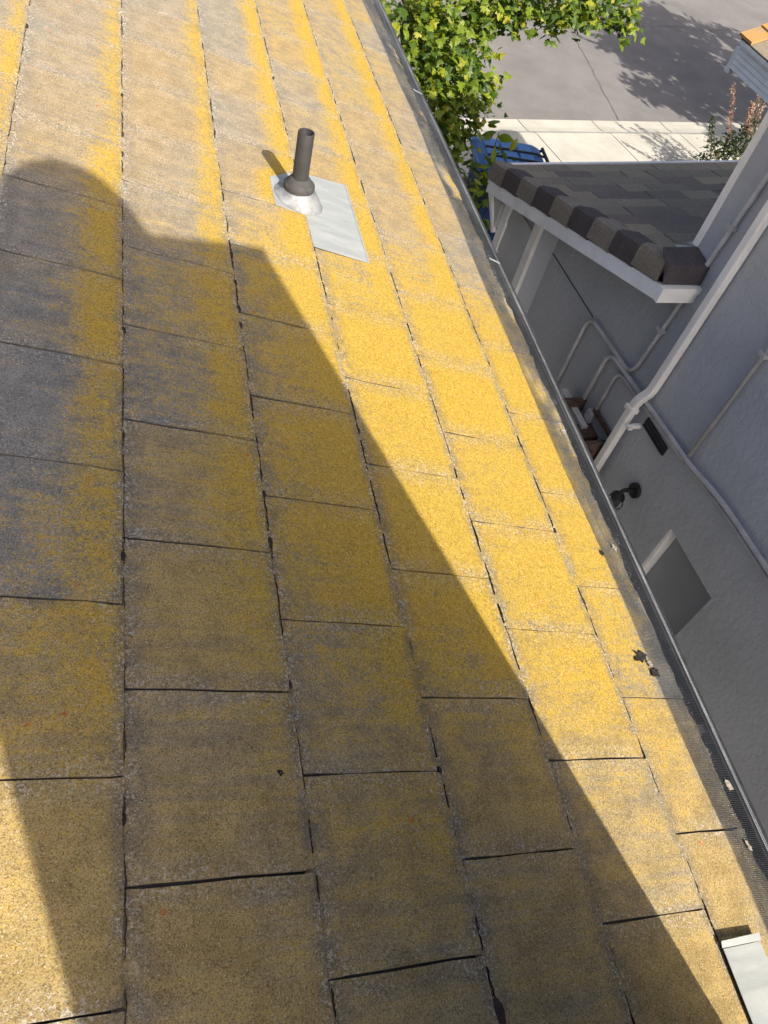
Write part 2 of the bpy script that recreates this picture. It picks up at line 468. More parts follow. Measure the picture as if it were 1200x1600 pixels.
# ------------------------------------------------------------------ own house with the lichen covered roof
house = empty('house', (0, 0, 0))
tag(house, 'house with yellow lichened shingle roof filling the foreground', 'house')
U0, U1 = -3.2, 7.6
deck_m = MB()
deck_m.add([(-4.5, U0, 0), (1.730, U0, 0), (1.730, U1, 0), (-4.5, U1, 0), (-4.5, U0, -0.05), (1.730, U0, -0.05), (1.730, U1, -0.05), (-4.5, U1, -0.05)],
           [(0, 1, 2, 3), (4, 7, 6, 5), (0, 4, 5, 1), (1, 5, 6, 2), (2, 6, 7, 3), (3, 7, 4, 0)])
roof = deck_m.build('roof', MAT['deck'], house, loc=(0, 0, ROOF_Z), rot=(0, TH, 0))
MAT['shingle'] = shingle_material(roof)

BUTT = [-0.010, 0.305, 0.626, 0.930, 1.222, 1.520, 1.750]
PHASE = [0.183, 0.0115, 0.182, 0.012, 0.205, 0.029]
TAB = 0.3355
def ss(a, b, x):
    x = max(0.0, min(1.0, (x-a)/(b-a))); return x*x*(3-2*x)

rnd = random.Random(11)
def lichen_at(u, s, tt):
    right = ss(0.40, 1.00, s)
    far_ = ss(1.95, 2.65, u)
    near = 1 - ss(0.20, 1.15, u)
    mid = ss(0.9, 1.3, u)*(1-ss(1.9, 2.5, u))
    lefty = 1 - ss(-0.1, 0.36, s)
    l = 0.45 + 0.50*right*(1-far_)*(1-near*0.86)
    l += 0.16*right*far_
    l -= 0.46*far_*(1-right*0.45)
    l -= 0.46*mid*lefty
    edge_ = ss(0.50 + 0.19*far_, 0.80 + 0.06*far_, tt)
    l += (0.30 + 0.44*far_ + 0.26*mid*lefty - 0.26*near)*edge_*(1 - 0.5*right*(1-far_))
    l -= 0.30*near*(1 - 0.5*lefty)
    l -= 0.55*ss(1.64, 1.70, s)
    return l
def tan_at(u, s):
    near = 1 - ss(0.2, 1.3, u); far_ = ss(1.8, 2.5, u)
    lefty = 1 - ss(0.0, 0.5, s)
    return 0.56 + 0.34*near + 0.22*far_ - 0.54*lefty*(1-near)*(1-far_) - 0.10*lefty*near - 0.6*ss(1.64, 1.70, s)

def make_tab(u0, u1, s0, s1, r, send=None, nu=5):
    fr = [-0.05, 0.03, 0.12, 0.35, 0.58, 0.78, 0.93, 0.985, 1.0]
    V = []; A = []; Lc = []; Tn = []; Sl = []
    lift = 0.0022*r.random(); tilt = r.uniform(-0.0014, 0.0014)
    skew = r.uniform(-0.004, 0.004)
    jag_ = 0.0075 if s1 > 1.7 else 0.0032
    jit = [r.uniform(-jag_, jag_) for _ in range(nu+1)]
    jl = r.uniform(-0.11, 0.11); jt = r.uniform(-0.42, 0.36)
    wl = [r.uniform(-0.0016, 0.0016) for _ in range(len(fr))]
    wr = [r.uniform(-0.0016, 0.0016) for _ in range(len(fr))]
    for i, f_ in enumerate(fr):
        for j in range(nu+1):
            a = j/nu
            u = u0 + (u1-u0)*a
            e = (send(u) if send else s1) + jit[j] + skew*(a-0.5)
            s = s0 + (e-s0)*f_
            if j == 0: u += wl[i]
            if j == nu: u += wr[i]
            t_ = max(0.0, f_)
            h = 0.0040 + (0.0078 + lift)*ss(-0.1, 0.95, t_) + tilt*(a-0.5)*2*t_
            if 0.1 < f_ < 0.95: h += r.uniform(-0.0007, 0.0007)
            if f_ > 0.99: h -= 0.0022
            if j in (0, nu) and f_ > 0.9: h -= 0.0008
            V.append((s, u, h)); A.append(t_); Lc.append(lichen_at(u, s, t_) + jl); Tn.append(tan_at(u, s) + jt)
            Sl.append(1.0 if j in (0, nu) else 0.0)
    n = nu+1; F = [(i*n+j, (i+1)*n+j, (i+1)*n+j+1, i*n+j+1) for i in range(len(fr)-1) for j in range(nu)]
    base = len(V)
    rim = [i*n for i in range(len(fr))] + [(len(fr)-1)*n + j for j in range(1, n)] + [i*n + nu for i in range(len(fr)-2, -1, -1)]
    for q in rim:
        s, u, h = V[q]; V.append((s, u, min(h-0.002, 0.0046 if A[q] > 0.5 else 0.001)))
        A.append(A[q]); Lc.append(Lc[q]-0.5); Tn.append(0.0); Sl.append(0.0)
    for k in range(len(rim)-1):
        F.append((rim[k], base+k, base+k+1, rim[k+1]))
    return V, F, A, Lc, Tn, Sl

def tab_object(data, name='shingle'):
    V, F, A, Lc, Tn, Sl = data
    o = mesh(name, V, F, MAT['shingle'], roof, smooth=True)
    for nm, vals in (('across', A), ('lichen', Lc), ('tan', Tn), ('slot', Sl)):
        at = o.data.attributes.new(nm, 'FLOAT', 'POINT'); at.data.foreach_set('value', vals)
    try:
        o.data.set_sharp_from_angle(angle=math.radians(40))
    except Exception:
        pass
    return o

rest = [[], [], [], [], [], []]
def add_rest(d):
    n = len(rest[0])
    rest[0].extend(d[0]); rest[1].extend([tuple(i+n for i in f) for f in d[1]])
    for i in range(2, 6): rest[i].extend(d[i])

def cut_for_vent(u):
    if u < 2.664: return 0.822
    if u < 2.785: return 0.825 + (u-2.664)/0.121*0.105
    return 0.930
for ci in range(6):
    s0, s1 = BUTT[ci], BUTT[ci+1]
    k0 = math.floor((U0-PHASE[ci])/TAB); k1 = math.ceil((U1-PHASE[ci])/TAB)
    for k in range(k0, k1):
        a = PHASE[ci] + k*TAB; b = a + TAB
        if ci == 2 and abs(a-2.53) < 0.05: a = 2.495
        if ci == 2 and abs(b-2.53) < 0.05: b = 2.495
        a = max(a, U0); b = min(b, U1)
        if b-a < 0.04: continue
        gap = (0.0025 if a < 1.2 else 0.0040)*rnd.uniform(0.6, 1.25)
        snd = cut_for_vent if (ci == 2 and 2.48 < a < 2.55) else None
        d = make_tab(a+gap, b-gap, s0, s1, rnd, snd, 9 if (snd or ci == 5) else 6)
        # everything the photograph can show, plus a margin, is a piece of its own
        if -0.5 < a < 6.0: tab_object(d)
        else: add_rest(d)
s1 = BUTT[0]; row = 0
while s1 > -4.35:
    s0 = s1 - 0.305; ph = 0.012 if row % 2 == 0 else 0.182
    for k in range(math.floor((U0-ph)/TAB), math.ceil((U1-ph)/TAB)):
        a = max(ph + k*TAB, U0); b = min(ph + (k+1)*TAB, U1)
        if b-a < 0.04: continue
        d = make_tab(a+0.003, b-0.003, s0, s1, rnd)
        if row == 0 and 1.6 < a < 5.4: tab_object(d)
        else: add_rest(d)
    s1 = s0; row += 1
o = tab_object(tuple(rest), 'upper_shingles')
o['kind'] = 'stuff'

# dabs of old bitumen squeezed out under the butts
dabs = [(2, 2.13, 1.2), (2, 1.99, 1.3), (2, 1.87, 1.2), (2, 1.80, 0.9), (1, 2.62, 1.1), (1, 2.50, 0.9), (1, 1.66, 1.3), (1, 1.30, 0.7),
        (2, 1.19, 1.0), (2, 1.05, 1.1), (3, 1.47, 1.0), (3, 1.40, 0.8), (2, 0.70, 0.8), (3, 0.095, 2.3), (4, 2.20, 0.8), (4, 1.62, 0.7),
        (4, 1.02, 0.8), (5, 1.93, 0.9), (5, 1.55, 0.8), (5, 1.22, 0.8), (5, 0.98, 1.2), (3, 1.94, 0.8), (3, 2.36, 0.7), (0, 3.12, 1.2), (1, 3.40, 0.8),
        (2, 2.85, 0.8), (2, 3.08, 0.9), (3, 3.05, 0.8), (3, 3.52, 0.8), (4, 2.62, 0.8), (5, 2.35, 1.0), (5, 2.05, 0.9), (1, 0.45, 0.7), (3, 0.52, 0.8), (4, 0.66, 0.8),
        (1, 0.97, 0.8), (2, 1.50, 0.6), (4, 1.30, 0.7), (5, 2.62, 0.7), (2, 3.45, 0.8), (1, 2.88, 0.8)]
def blob(L, W, H, r, n=9):
    vs_ = []; fs_ = []
    for i, (rr, z) in enumerate(((1.0, 0.0), (0.92, 0.45), (0.6, 0.85))):
        for k in range(n):
            a = 2*PI*k/n; q = rr*r.uniform(0.82, 1.15)
            vs_.append((W*q*math.cos(a), L*q*math.sin(a), z*H))
    vs_.append((0, 0, H)); top = len(vs_)-1
    for i in range(2):
        for k in range(n):
            l = (k+1) % n; fs_.append((i*n+k, i*n+l, (i+1)*n+l, (i+1)*n+k))
    for k in range(n): fs_.append((2*n+k, 2*n+(k+1) % n, top))
    return vs_, fs_
for bi, u, sz in dabs:
    vs_, fs_ = blob(0.0125*sz*rnd.uniform(0.8, 1.4), 0.0065*sz, 0.0092, rnd)
    mesh('bitumen_dab', vs_, fs_, MAT['bitumen'], roof, loc=(BUTT[bi]+0.002, u, 0.0042))

# thin dark cracks where the butts lift, too fine to pick apart
m = MB(); r8 = random.Random(77)
for bi in range(0, 6):
    u = -0.3
    while u < 4.6:
        u += r8.uniform(0.0, 0.05) if r8.random() < 0.75 else r8.uniform(0.05, 0.22)
        ln = r8.uniform(0.03, 0.16); n_ = 14; wd = r8.uniform(0.0006, 0.0026)
        vv = []
        for k in range(n_+1):
            f_ = k/n_; w_ = wd*math.sin(PI*f_)**0.6*r8.uniform(0.2, 1.7) + 0.0003; sx = BUTT[bi] + r8.uniform(-0.0012, 0.0020) + 0.0015
            vv += [(sx, u+ln*f_, 0.0112), (sx+w_, u+ln*f_, 0.0105), (sx+w_, u+ln*f_, 0.0045)]
        m.add(vv, [(3*k+q, 3*k+q+1, 3*k+3+q+1, 3*k+3+q) for k in range(n_) for q in range(2)])
        u += ln
o = m.build('butt_cracks', MAT['bitumen'], roof); o['kind'] = 'stuff'

# crumbs of pale lichen and grit lying along the butts and in the slots
m = MB(); r2 = random.Random(5)
for bi in range(0, 7):
    for _ in range(1500):
        u = r2.uniform(-0.2, 4.5)**1.0
        if math.sin(u*5.3 + bi*2.1) + math.sin(u*13.0 + bi) + r2.uniform(-1, 1.6) < 0.5: continue
        s = BUTT[bi] + abs(r2.gauss(0, 0.012)) + 0.001 if r2.random() < 0.72 else BUTT[bi] - abs(r2.gauss(0, 0.010))
        z = 0.0045 if s > BUTT[bi] else 0.0110
        q = r2.uniform(0.0008, 0.0026)
        c = Vector((s, u, z)); vv = [c + Vector((r2.uniform(-1, 1), r2.uniform(-1, 1), r2.uniform(0.1, 1)))*q for _ in range(4)]
        m.add([c + Vector((q, 0, 0)), c + Vector((-q*0.6, q, 0)), c + Vector((-q*0.5, -q, 0)), c + Vector((r2.uniform(-.3, .3)*q, 0, q*1.3))],
              [(0, 1, 3), (1, 2, 3), (2, 0, 3), (0, 2, 1)])
o = m.build('lichen_crumbs', MAT['crust'], roof); o['kind'] = 'stuff'

# walls, soffit and fascia below the roof
xe = 1.730*CT; ze = ROOF_Z - 1.730*ST
m = MB(); m.box(xe-0.030, xe-0.008, U0, U1, ze-0.205, ze-0.062); m.build('fascia', MAT['white'], house)
m = MB(); m.box(xe-0.46, xe-0.034, U0, U1, ze-0.225, ze-0.207); m.build('soffit', MAT['white'], house)
m = MB(); m.box(-8.3, xe-0.42, U0+0.25, U1-0.25, -0.1, ze-0.229); m.build('wall', MAT['stucco_own'], house)
rx = -4.5*CT; rz_ = ROOF_Z + 4.5*ST
m = MB(); m.hexa([(rx-6.0, U0, rz_-1.66), (rx-0.004, U0, rz_-0.05), (rx-0.004, U1, rz_-0.05), (rx-6.0, U1, rz_-1.66),
                  (rx-6.0, U0, rz_-1.61), (rx-0.004, U0, rz_+0.0), (rx-0.004, U1, rz_+0.0), (rx-6.0, U1, rz_-1.61)])
m.build('rear_roof_slope', rough_roof('plain_shingle', (0.2, 0.18, 0.14)), house)
for yy in (U0+0.25, U1-0.45):
    m = MB(); m.prism([(xe-0.42, yy, ze-0.229), (rx, yy, rz_-0.07), (rx-4.0, yy, ze-0.229)], (0, 0.2, 0)); m.build('gable', MAT['stucco_own'], house)

# chimney behind the camera: its shadow lies over the foreground
cx0, cx1, cy0, cy1, ctop = 0.61, 1.492, -1.04, -0.30, 5.60
m = MB(); m.box(cx0, cx1, cy0, cy1, 2.9, ctop)
chim = m.build('chimney', MAT['stucco_own'], house)
m = MB(); m.box(cx0-0.004, cx1+0.004, cy0-0.004, cy1+0.004, ctop+0.001, ctop+0.022); m.build('cap_plate', MAT['galv'], chim)
m = MB(); m.lathe([(0.290, ctop+0.023), (0.245, ctop+0.06), (0.218, ctop+0.14), (0.210, ctop+0.26), (0.192, ctop+0.38), (0.155, ctop+0.47), (0.10, ctop+0.53), (0.04, ctop+0.556), (0.005, ctop+0.558)], 32, 1.012, -0.66)
m.build('flue_cap', MAT['galv'], chim, smooth=True)

# ------------------------------------------------------------------ gutter with its mesh guard
def rp(s, u, h=0.0):
    return Vector((s*CT + h*ST, u, ROOF_Z - s*ST + h*CT))
gut = empty('gutter', tuple(rp(1.80, 2.2) - Vector((0, 0, 0.12))))
tag(gut, 'metal roof gutter along the eave under a fine dark wire mesh guard', 'gutter')
gl = gut.location.copy()
GU0, GU1 = U0, U1
lipx = rp(1.818, 0).x; lipz = rp(1.818, 0).z
bx = xe - 0.006
# trough section: back, bottom, stepped front, rolled lip
sec = [(bx, lipz+0.012), (bx, lipz-0.105), (lipx-0.018, lipz-0.105), (lipx-0.012, lipz-0.07), (lipx, lipz-0.04), (lipx, lipz-0.004), (lipx-0.012, lipz-0.002),
       (lipx-0.012, lipz-0.006), (lipx-0.003, lipz-0.008), (lipx-0.003, lipz-0.039), (lipx-0.015, lipz-0.069), (lipx-0.021, lipz-0.102), (bx+0.003, lipz-0.102), (bx+0.003, lipz+0.012)]
m = MB(); n = len(sec)
m.add([(x, GU0, z) for x, z in sec] + [(x, GU1, z) for x, z in sec], [(i, (i+1) % n, n+(i+1) % n, n+i) for i in range(n)] + [tuple(range(n))[::-1], tuple(range(n, 2*n))])
o = m.build('trough', MAT['gutter'], gut); o.location = -gl
m = MB(); m.box(lipx-0.0045, lipx+0.0028, GU0, GU1, lipz-0.0015, lipz+0.0030); m.box(lipx+0.0008, lipx+0.0030, GU0, GU1, lipz-0.038, lipz-0.0018)
o = m.build('lip', simple('lip_metal', (0.42, 0.43, 0.44), 0.5, var=0.3, scale=14), gut); o.location = -gl
# the guard: real wires, woven in a grid, lying on the last course and folded over the lip
path = [(1.672, 0.0135), (1.70, 0.0140), (1.735, 0.0140), (1.768, 0.0135), (1.792, 0.0130), (1.812, 0.0125), (1.823, 0.0095), (1.829, 0.002), (1.832, -0.012), (1.833, -0.026)]
PITCH = 0.0044; WR = 0.00052
m = MB(); r3 = random.Random(21)
nw = int((5.6+0.35)/PITCH)
def edge_in(u): return 0.007*math.sin(u*1.9+0.6) + 0.003*math.sin(u*7.1)
for i in range(nw):
    u = -0.35 + i*PITCH
    di = edge_in(u)
    pp = []
    for j, (s, h) in enumerate(path):
        s2 = s + (di*(1-j/5.0) if j < 5 else 0)
        pp.append((s2, h + 0.0012*math.sin(u*9.0 + j)))
    vv = []
    for s, h in pp:
        for du, dh in ((-WR, 0), (0, WR*1.2), (WR, 0)):
            q = rp(s, u+du, h+dh); vv.append(q)
    ff = []
    for j in range(len(pp)-1):
        for k in range(2): ff.append((3*j+k, 3*j+k+1, 3*j+3+k+1, 3*j+3+k))
    m.add(vv, ff)
o = m.build('cross_wires', MAT['wire'], gut); o.location = -gl; o['kind'] = 'stuff'
m = MB()
# long wires, spaced evenly along the section
L = 0.0; acc = [0.0]
for j in range(len(path)-1):
    L += math.hypot(path[j+1][0]-path[j][0], path[j+1][1]-path[j][1]); acc.append(L)
nl = int(L/PITCH)
for i in range(nl+1):
    d = min(L, i*PITCH); j = max(k for k in range(len(acc)-1) if acc[k] <= d + 1e-9)
    f_ = (d-acc[j])/(acc[j+1]-acc[j]); s = path[j][0]*(1-f_)+path[j+1][0]*f_; h = path[j][1]*(1-f_)+path[j+1][1]*f_
    vv = []; N = 120
    for k in range(N+1):
        u = -0.35 + 5.95*k/N
        di = edge_in(u)*max(0.0, 1-d/0.12)
        for ds, dh in ((-WR, 0.0003), (0, WR*1.2+0.0003), (WR, 0.0003)):
            vv.append(rp(s+di+ds, u, h + dh + 0.0012*math.sin(u*9.0 + j)))
    m.add(vv, [(3*k+q, 3*k+q+1, 3*k+3+q+1, 3*k+3+q) for k in range(N) for q in range(2)])
o = m.build('long_wires', MAT['wire'], gut); o.location = -gl; o['kind'] = 'stuff'
for u in (0.02, 0.63, 1.24, 1.85, 2.46, 3.07, 3.68, 4.29):
    m = MB(); m.box(bx, lipx-0.004, u-0.011, u+0.011, lipz-0.016, lipz-0.012); o = m.build('hanger_strap', MAT['gutter'], gut); o.location = -gl
for u, l in ((2.62, 0.010), (4.05, 0.012)):
    p = rp(1.775, u, 0.0165)
    m = MB(); a = rp(1.752, u+0.006, 0.0165); b = rp(1.800, u-0.006, 0.0165)
    d = Vector((0, l/2, 0)); e = Vector((0, 0, 0.0012))
    m.hexa([a-d, b-d, b+d, a+d, a-d+e, b-d+e, b+d+e, a+d+e]); o = m.build('clip', MAT['galv'], gut); o.location = -gl

# ------------------------------------------------------------------ vent pipe with galvanised flashing
vent = empty('vent_pipe', tuple(rp(0.911, 2.582)))
tag(vent, 'black plastic vent pipe with collar and galvanised flashing on the roof', 'vent pipe')
def vl(s, u, h): return rp(s, u, h) - vent.location
outl = [(1.137, 2.309), (1.137, 2.800), (0.958, 2.782), (0.932, 2.772), (0.815, 2.672), (0.815, 2.492), (0.928, 2.492), (0.928, 2.309)]
bm = bmesh.new()
top = [bm.verts.new(vl(s, u, 0.0130 if s < 0.94 else (0.0118 if s < 1.0 else 0.0155))) for s, u in outl]
bm.faces.new(top[::-1])
bmesh.ops.recalc_face_normals(bm, faces=bm.faces[:])
me = bpy.data.meshes.new('flashing_sheet'); bm.to_mesh(me); bm.free(); me.materials.append(MAT['galv'])
fl = link(bpy.data.objects.new('flashing_sheet', me), vent)
sm = fl.modifiers.new('thick', 'SOLIDIFY'); sm.thickness = 0.0012; sm.offset = 0
# folded rim along the two free edges
m = MB()
m.sweep([vl(1.133, 2.311, 0.0172), vl(1.133, 2.797, 0.0172)], [(0.0035, 0), (0, 0.0016), (-0.0035, 0), (0, -0.001)])
m.build('rim', MAT['galv'], fl)
# cone pressed out of the sheet (leans with the roof) and the collar
m = MB(); n = 28; vv = []
for rr, hh, mixv in ((0.092, 0.0150, 0.0), (0.084, 0.021, 0.10), (0.070, 0.036, 0.42), (0.055, 0.054, 0.85), (0.050, 0.062, 1.0)):
    for k in range(n):
        a = 2*PI*k/n
        tilt = vl(0.911 + rr*math.cos(a), 2.582 + rr*math.sin(a), hh)
        up = Vector((rr*math.cos(a), rr*math.sin(a), hh))
        vv.append(tilt*(1-mixv) + up*mixv)
m.add(vv, [(i*n+k, i*n+(k+1) % n, (i+1)*n+(k+1) % n, (i+1)*n+k) for i in range(4) for k in range(n)])
m.build('flashing_cone', simple('dull_lead', (0.23, 0.24, 0.245), 0.6, metal=0.3, var=0.3, scale=25, bump=0.2, bscale=40), vent, smooth=True)
m = MB(); m.lathe([(0.052, 0.050), (0.0545, 0.055), (0.0545, 0.070), (0.051, 0.075), (0.041, 0.083), (0.036, 0.092), (0.0305, 0.096)], 28)
m.build('collar', MAT['lead'], vent, smooth=True)
m = MB(); m.lathe([(0.0280, 0.02), (0.0280, 0.252), (0.0272, 0.254), (0.0240, 0.254), (0.0232, 0.252), (0.0232, 0.06)], 28, cap1=True)
m.build('pipe', MAT['pipe'], vent, smooth=True)
for o in vent.children:
    if o.name.startswith(('pipe', 'collar')):
        try: o.data.set_sharp_from_angle(angle=math.radians(35))
        except Exception: pass

# ------------------------------------------------------------------ strip of bent sheet metal at the lower right
strip = empty('metal_strip', tuple(rp(1.56, 0.05, 0.013)))
tag(strip, 'bent strip of pale sheet metal lying on the shingles by the gutter', 'metal strip')
def ml(s, u, h): return rp(s, u, h) - strip.location
m = MB()
a = [ml(1.512, -0.30, 0.020), ml(1.630, -0.30, 0.020), ml(1.630, 0.128, 0.022), ml(1.512, 0.126, 0.022)]
e = Vector((ST, 0, CT))*0.0016
m.hexa([p for p in a] + [p+e for p in a]); m.build('plate', MAT['galv'], strip)
m = MB()
a = [ml(1.509, 0.1275, 0.0225), ml(1.634, 0.1295, 0.0225), ml(1.634, 0.144, 0.0255), ml(1.511, 0.140, 0.0255)]
m.hexa([p for p in a] + [p+e for p in a]); m.build('turned_up_end', MAT['galv'], strip)
m = MB(); a = [ml(1.53, -0.28, 0.011), ml(1.61, -0.28, 0.011), ml(1.61, 0.08, 0.011), ml(1.53, 0.08, 0.011)]
m.hexa(a + [p + Vector((ST, 0, CT))*0.0085 for p in a]); m.build('packing', MAT['dark'], strip)

# ------------------------------------------------------------------ scraps caught on the roof edge
r4 = random.Random(9)
def scrap(name, s, u, h, size, mat, label, cat, grp, el=1.0, jag=0.5, ang=0.0):
    n = 14; c = rp(s, u, h); vv = []
    X = Vector((CT, 0, -ST)); Y = Vector((0, 1, 0)); Nn = Vector((ST, 0, CT))
    for k in range(n):
        a = 2*PI*(k + r4.uniform(-0.4, 0.4))/n; q = size*(1 + jag*r4.choice([-0.7, -0.3, 0.0, 0.2, 0.5, 0.9]))
        x = q*math.cos(a); y = q*el*math.sin(a)
        x, y = x*math.cos(ang)-y*math.sin(ang), x*math.sin(ang)+y*math.cos(ang)
        vv.append(X*x + Y*y + Nn*(r4.uniform(0, 0.20)*size))
    top = [v + Nn*(0.0015 + size*0.08) for v in vv]
    vv2 = vv + top + [Nn*(size*0.05), Nn*(size*0.16)]
    ff = [(k, (k+1) % n, n+(k+1) % n, n+k) for k in range(n)] + [((k+1) % n, k, 2*n) for k in range(n)] + [(n+k, n+(k+1) % n, 2*n+1) for k in range(n)]
    o = mesh(name, vv2, ff, mat, None); o.location = c
    return tag(o, label, cat, grp)
scrap('black_scrap', 1.648, 0.815, 0.0105, 0.017, MAT['darkbits'], 'jagged black scrap standing in for a torn hole beside the mesh edge', 'scrap', None, 0.9, 0.75)  # flat black piece built in place of a torn hole in the shingle
scrap('black_scrap', 1.672, 0.770, 0.0150, 0.010, MAT['darkbits'], 'smaller black flake just below the jagged black scrap', 'scrap', None, 1.4, 0.6)
scrap('leaf_scrap', 1.668, 0.795, 0.0150, 0.008, MAT['dryleaf'], 'tiny white crumb between the two black scraps', 'scrap', 'pale scraps caught on the gutter mesh', 1.0, 0.4)
scrap('leaf_scrap', 1.758, 0.470, 0.0155, 0.008, MAT['dryleaf'], 'pale torn leaf on the mesh nearest the metal strip', 'scrap', 'pale scraps caught on the gutter mesh', 2.0, 0.6, 0.2)
scrap('leaf_scrap', 1.735, 1.655, 0.0155, 0.011, MAT['dryleaf'], 'pale crumpled leaf on the mesh beside the downpipe foot', 'scrap', 'pale scraps caught on the gutter mesh', 0.9, 0.5, 0.4)
scrap('leaf_scrap', 1.728, 1.180, 0.0155, 0.009, MAT['dryleaf'], 'whitish clump on the mesh below the recessed door', 'scrap', 'pale scraps caught on the gutter mesh', 1.2, 0.55)
scrap('leaf_scrap', 1.735, 0.320, 0.0155, 0.006, MAT['dryleaf'], 'thin dry curl on the mesh close to the metal strip corner', 'scrap', 'pale scraps caught on the gutter mesh', 1.8, 0.5, 0.5)
scrap('pebble', 1.672, 1.160, 0.0100, 0.0075, MAT['darkbits'], 'small dark round pebble at the upper mesh edge', 'pebble', None, 1.3, 0.15)
scrap('dead_bug', 0.585, 0.520, 0.0115, 0.0065, MAT['darkbits'], 'small dark speck like an insect on the shaded shingle', 'speck', None, 0.7, 0.6)
# grit washed down under the guard
m = MB()
for _ in range(2200):
    u = r4.uniform(0.0, 4.4); s = r4.gauss(1.725, 0.015)
    if s > 1.748 or math.sin(u*6.1) + math.sin(u*2.3+1) + r4.uniform(-1.2, 1.2) < 0.2: continue
    q = r4.uniform(0.0010, 0.0032); c = rp(s, u, 0.0118)
    m.add([c + Vector((q, 0, 0)), c + Vector((-q*0.6, q, 0)), c + Vector((-q*0.5, -q, 0)), c + Vector((r4.uniform(-.3, .3)*q, 0, q*0.9))], [(0, 1, 3), (1, 2, 3), (2, 0, 3), (0, 2, 1)])
o = m.build('gutter_grit', MAT['crust']); tag(o, 'crumbs of grit washed against the gutter mesh', 'grit', kind='stuff')

# ------------------------------------------------------------------ the neighbouring grey house
NA = math.atan(0.068)
nb = empty('grey_house', (2.8994, 1.2, 0), NA)
tag(nb, 'grey stucco house with white trim across the narrow side yard', 'house')
NB_M = Matrix.Translation((2.8994, 1.2, 0)) @ Matrix.Rotation(NA, 4, 'Z')
YB = -7.5; YC = 1.647; YR = 2.66; HT = 5.25       # back, front corner of the tall part, start of the bump out
DY0, DY1, DH = 0.392, 0.812, 2.107                # recessed door
SK = 0.13                                         # the front runs slightly askew
def front(x): return 3.30 + SK*(x+0.2)
RB0, RB1 = 3.135, 2.575                           # lower roof: height at the wall, height at the front edge
def lroof(y, x=0.0): return RB0 + (RB1-RB0)*(y-1.53)/(front(x)-1.53)
# side wall as one skin with a real recess for the door
V = [(0,YB,-.1),(0,DY0,-.1),(0,DY1,-.1),(0,YC,-.1),(0,YR,-.1),
     (0,YB,DH),(0,DY0,DH),(0,DY1,DH),(0,YC,DH),(0,YR,DH),
     (0,YB,HT),(0,DY0,HT),(0,DY1,HT),(0,YC,HT),
     (0,YC,lroof(YC)-0.09),(0,YR,lroof(YR)-0.09),
     (.06,DY0,-.1),(.06,DY1,-.1),(.06,DY0,DH),(.06,DY1,DH),
     (7.5,YC,HT),(7.5,YC,2.6),(0,YC,2.6),(7.5,YB,HT),(7.5,YB,-.1),(.25,YR,-.1),(.25,YR,2.7)]
F = [(0,1,6,5)[::-1],(2,3,8,7)[::-1],(3,4,9,8)[::-1],(5,6,11,10)[::-1],(6,7,12,11)[::-1],(7,8,14,13,12)[::-1],(8,9,15,14)[::-1],
     (1,16,18,6),(17,2,7,19),(6,18,19,7),(22,21,20,13),(10,23,24,0),]
mesh('wall', V, F, MAT['stucco'], nb)
m = MB(); m.box(0.063, 0.10, DY0-0.05, DY1+0.05, -.1, DH+0.05); d = m.build('door', MAT['door'], nb)
m = MB(); m.box(0.004, 0.062, DY1-0.022, DY1-0.003, -.1, DH-0.004); m.build('door_jamb', MAT['white'], nb)
m = MB(); m.box(0.05, 0.062, DY0+0.004, DY0+0.012, -.1, DH-0.004); m.build('door_jamb', MAT['door'], nb)
# hip roof of the tall part
m = MB()
ov = 0.22
m.add([(-ov,YB-ov,HT),(7.5+ov,YB-ov,HT),(7.5+ov,YC+ov,HT),(-ov,YC+ov,HT),(3.4,YB+3.4,HT+1.1),(3.4,YC-3.2,HT+1.1),(-ov,YB-ov,HT-.12),(7.5+ov,YB-ov,HT-.12),(7.5+ov,YC+ov,HT-.12),(-ov,YC+ov,HT-.12)],
      [(0,1,4),(1,2,5,4),(2,3,5),(3,0,4,5),(0,3,9,6),(3,2,8,9),(2,1,7,8),(1,0,6,7),(6,9,8,7)])
m.build('upper_roof', rough_roof('upper_roof_shingle', (0.10, 0.095, 0.09)), nb)
# white bead on the tall corner, stucco patch reveals
m = MB(); m.box(-0.012, 0.016, YC-0.018, YC+0.014, 3.16, HT-0.13); m.build('corner_bead', MAT['white'], nb)
# fine joint in the lower wall
m = MB(); m.box(-0.0030, -0.0008, 2.06, YR-0.004, 2.408, 2.414); m.build('control_joint', MAT['dark'], nb)
# bump out near the front: boards, corner posts, lap siding
BX = -0.135
m = MB(); m.prism([(BX+0.012, YR, -.1), (BX+0.012, YR+0.44, -.1), (BX+0.012, YR+0.44, lroof(YR+0.44)-0.12), (BX+0.012, YR, lroof(YR)-0.12)], (0.188-BX, 0, 0)); bo = m.build('bump_out', MAT['stucco'], nb)
yA, yB = 2.662, 3.045
for y0, wd in ((yA, 0.068), (yB, 0.075)):
    m = MB(); m.box(BX-0.016, BX+0.011, y0, y0+wd, -.1, lroof(y0+wd)-0.165); m.build('corner_board', MAT['white'], nb)
z = 0.0
while z < 2.6:
    zz = min(z+0.195, lroof(yB)-0.17)
    if zz - z < 0.03: break
    m = MB(); m.hexa([(BX-0.006, yA+0.070, z), (BX+0.011, yA+0.070, z), (BX+0.011, yB-0.002, z), (BX-0.006, yB-0.002, z),
                      (BX+0.003, yA+0.070, zz-0.003), (BX+0.011, yA+0.070, zz-0.003), (BX+0.011, yB-0.002, zz-0.003), (BX+0.003, yB-0.002, zz-0.003)])
    m.build('siding_board', MAT['siding'], nb); z += 0.197
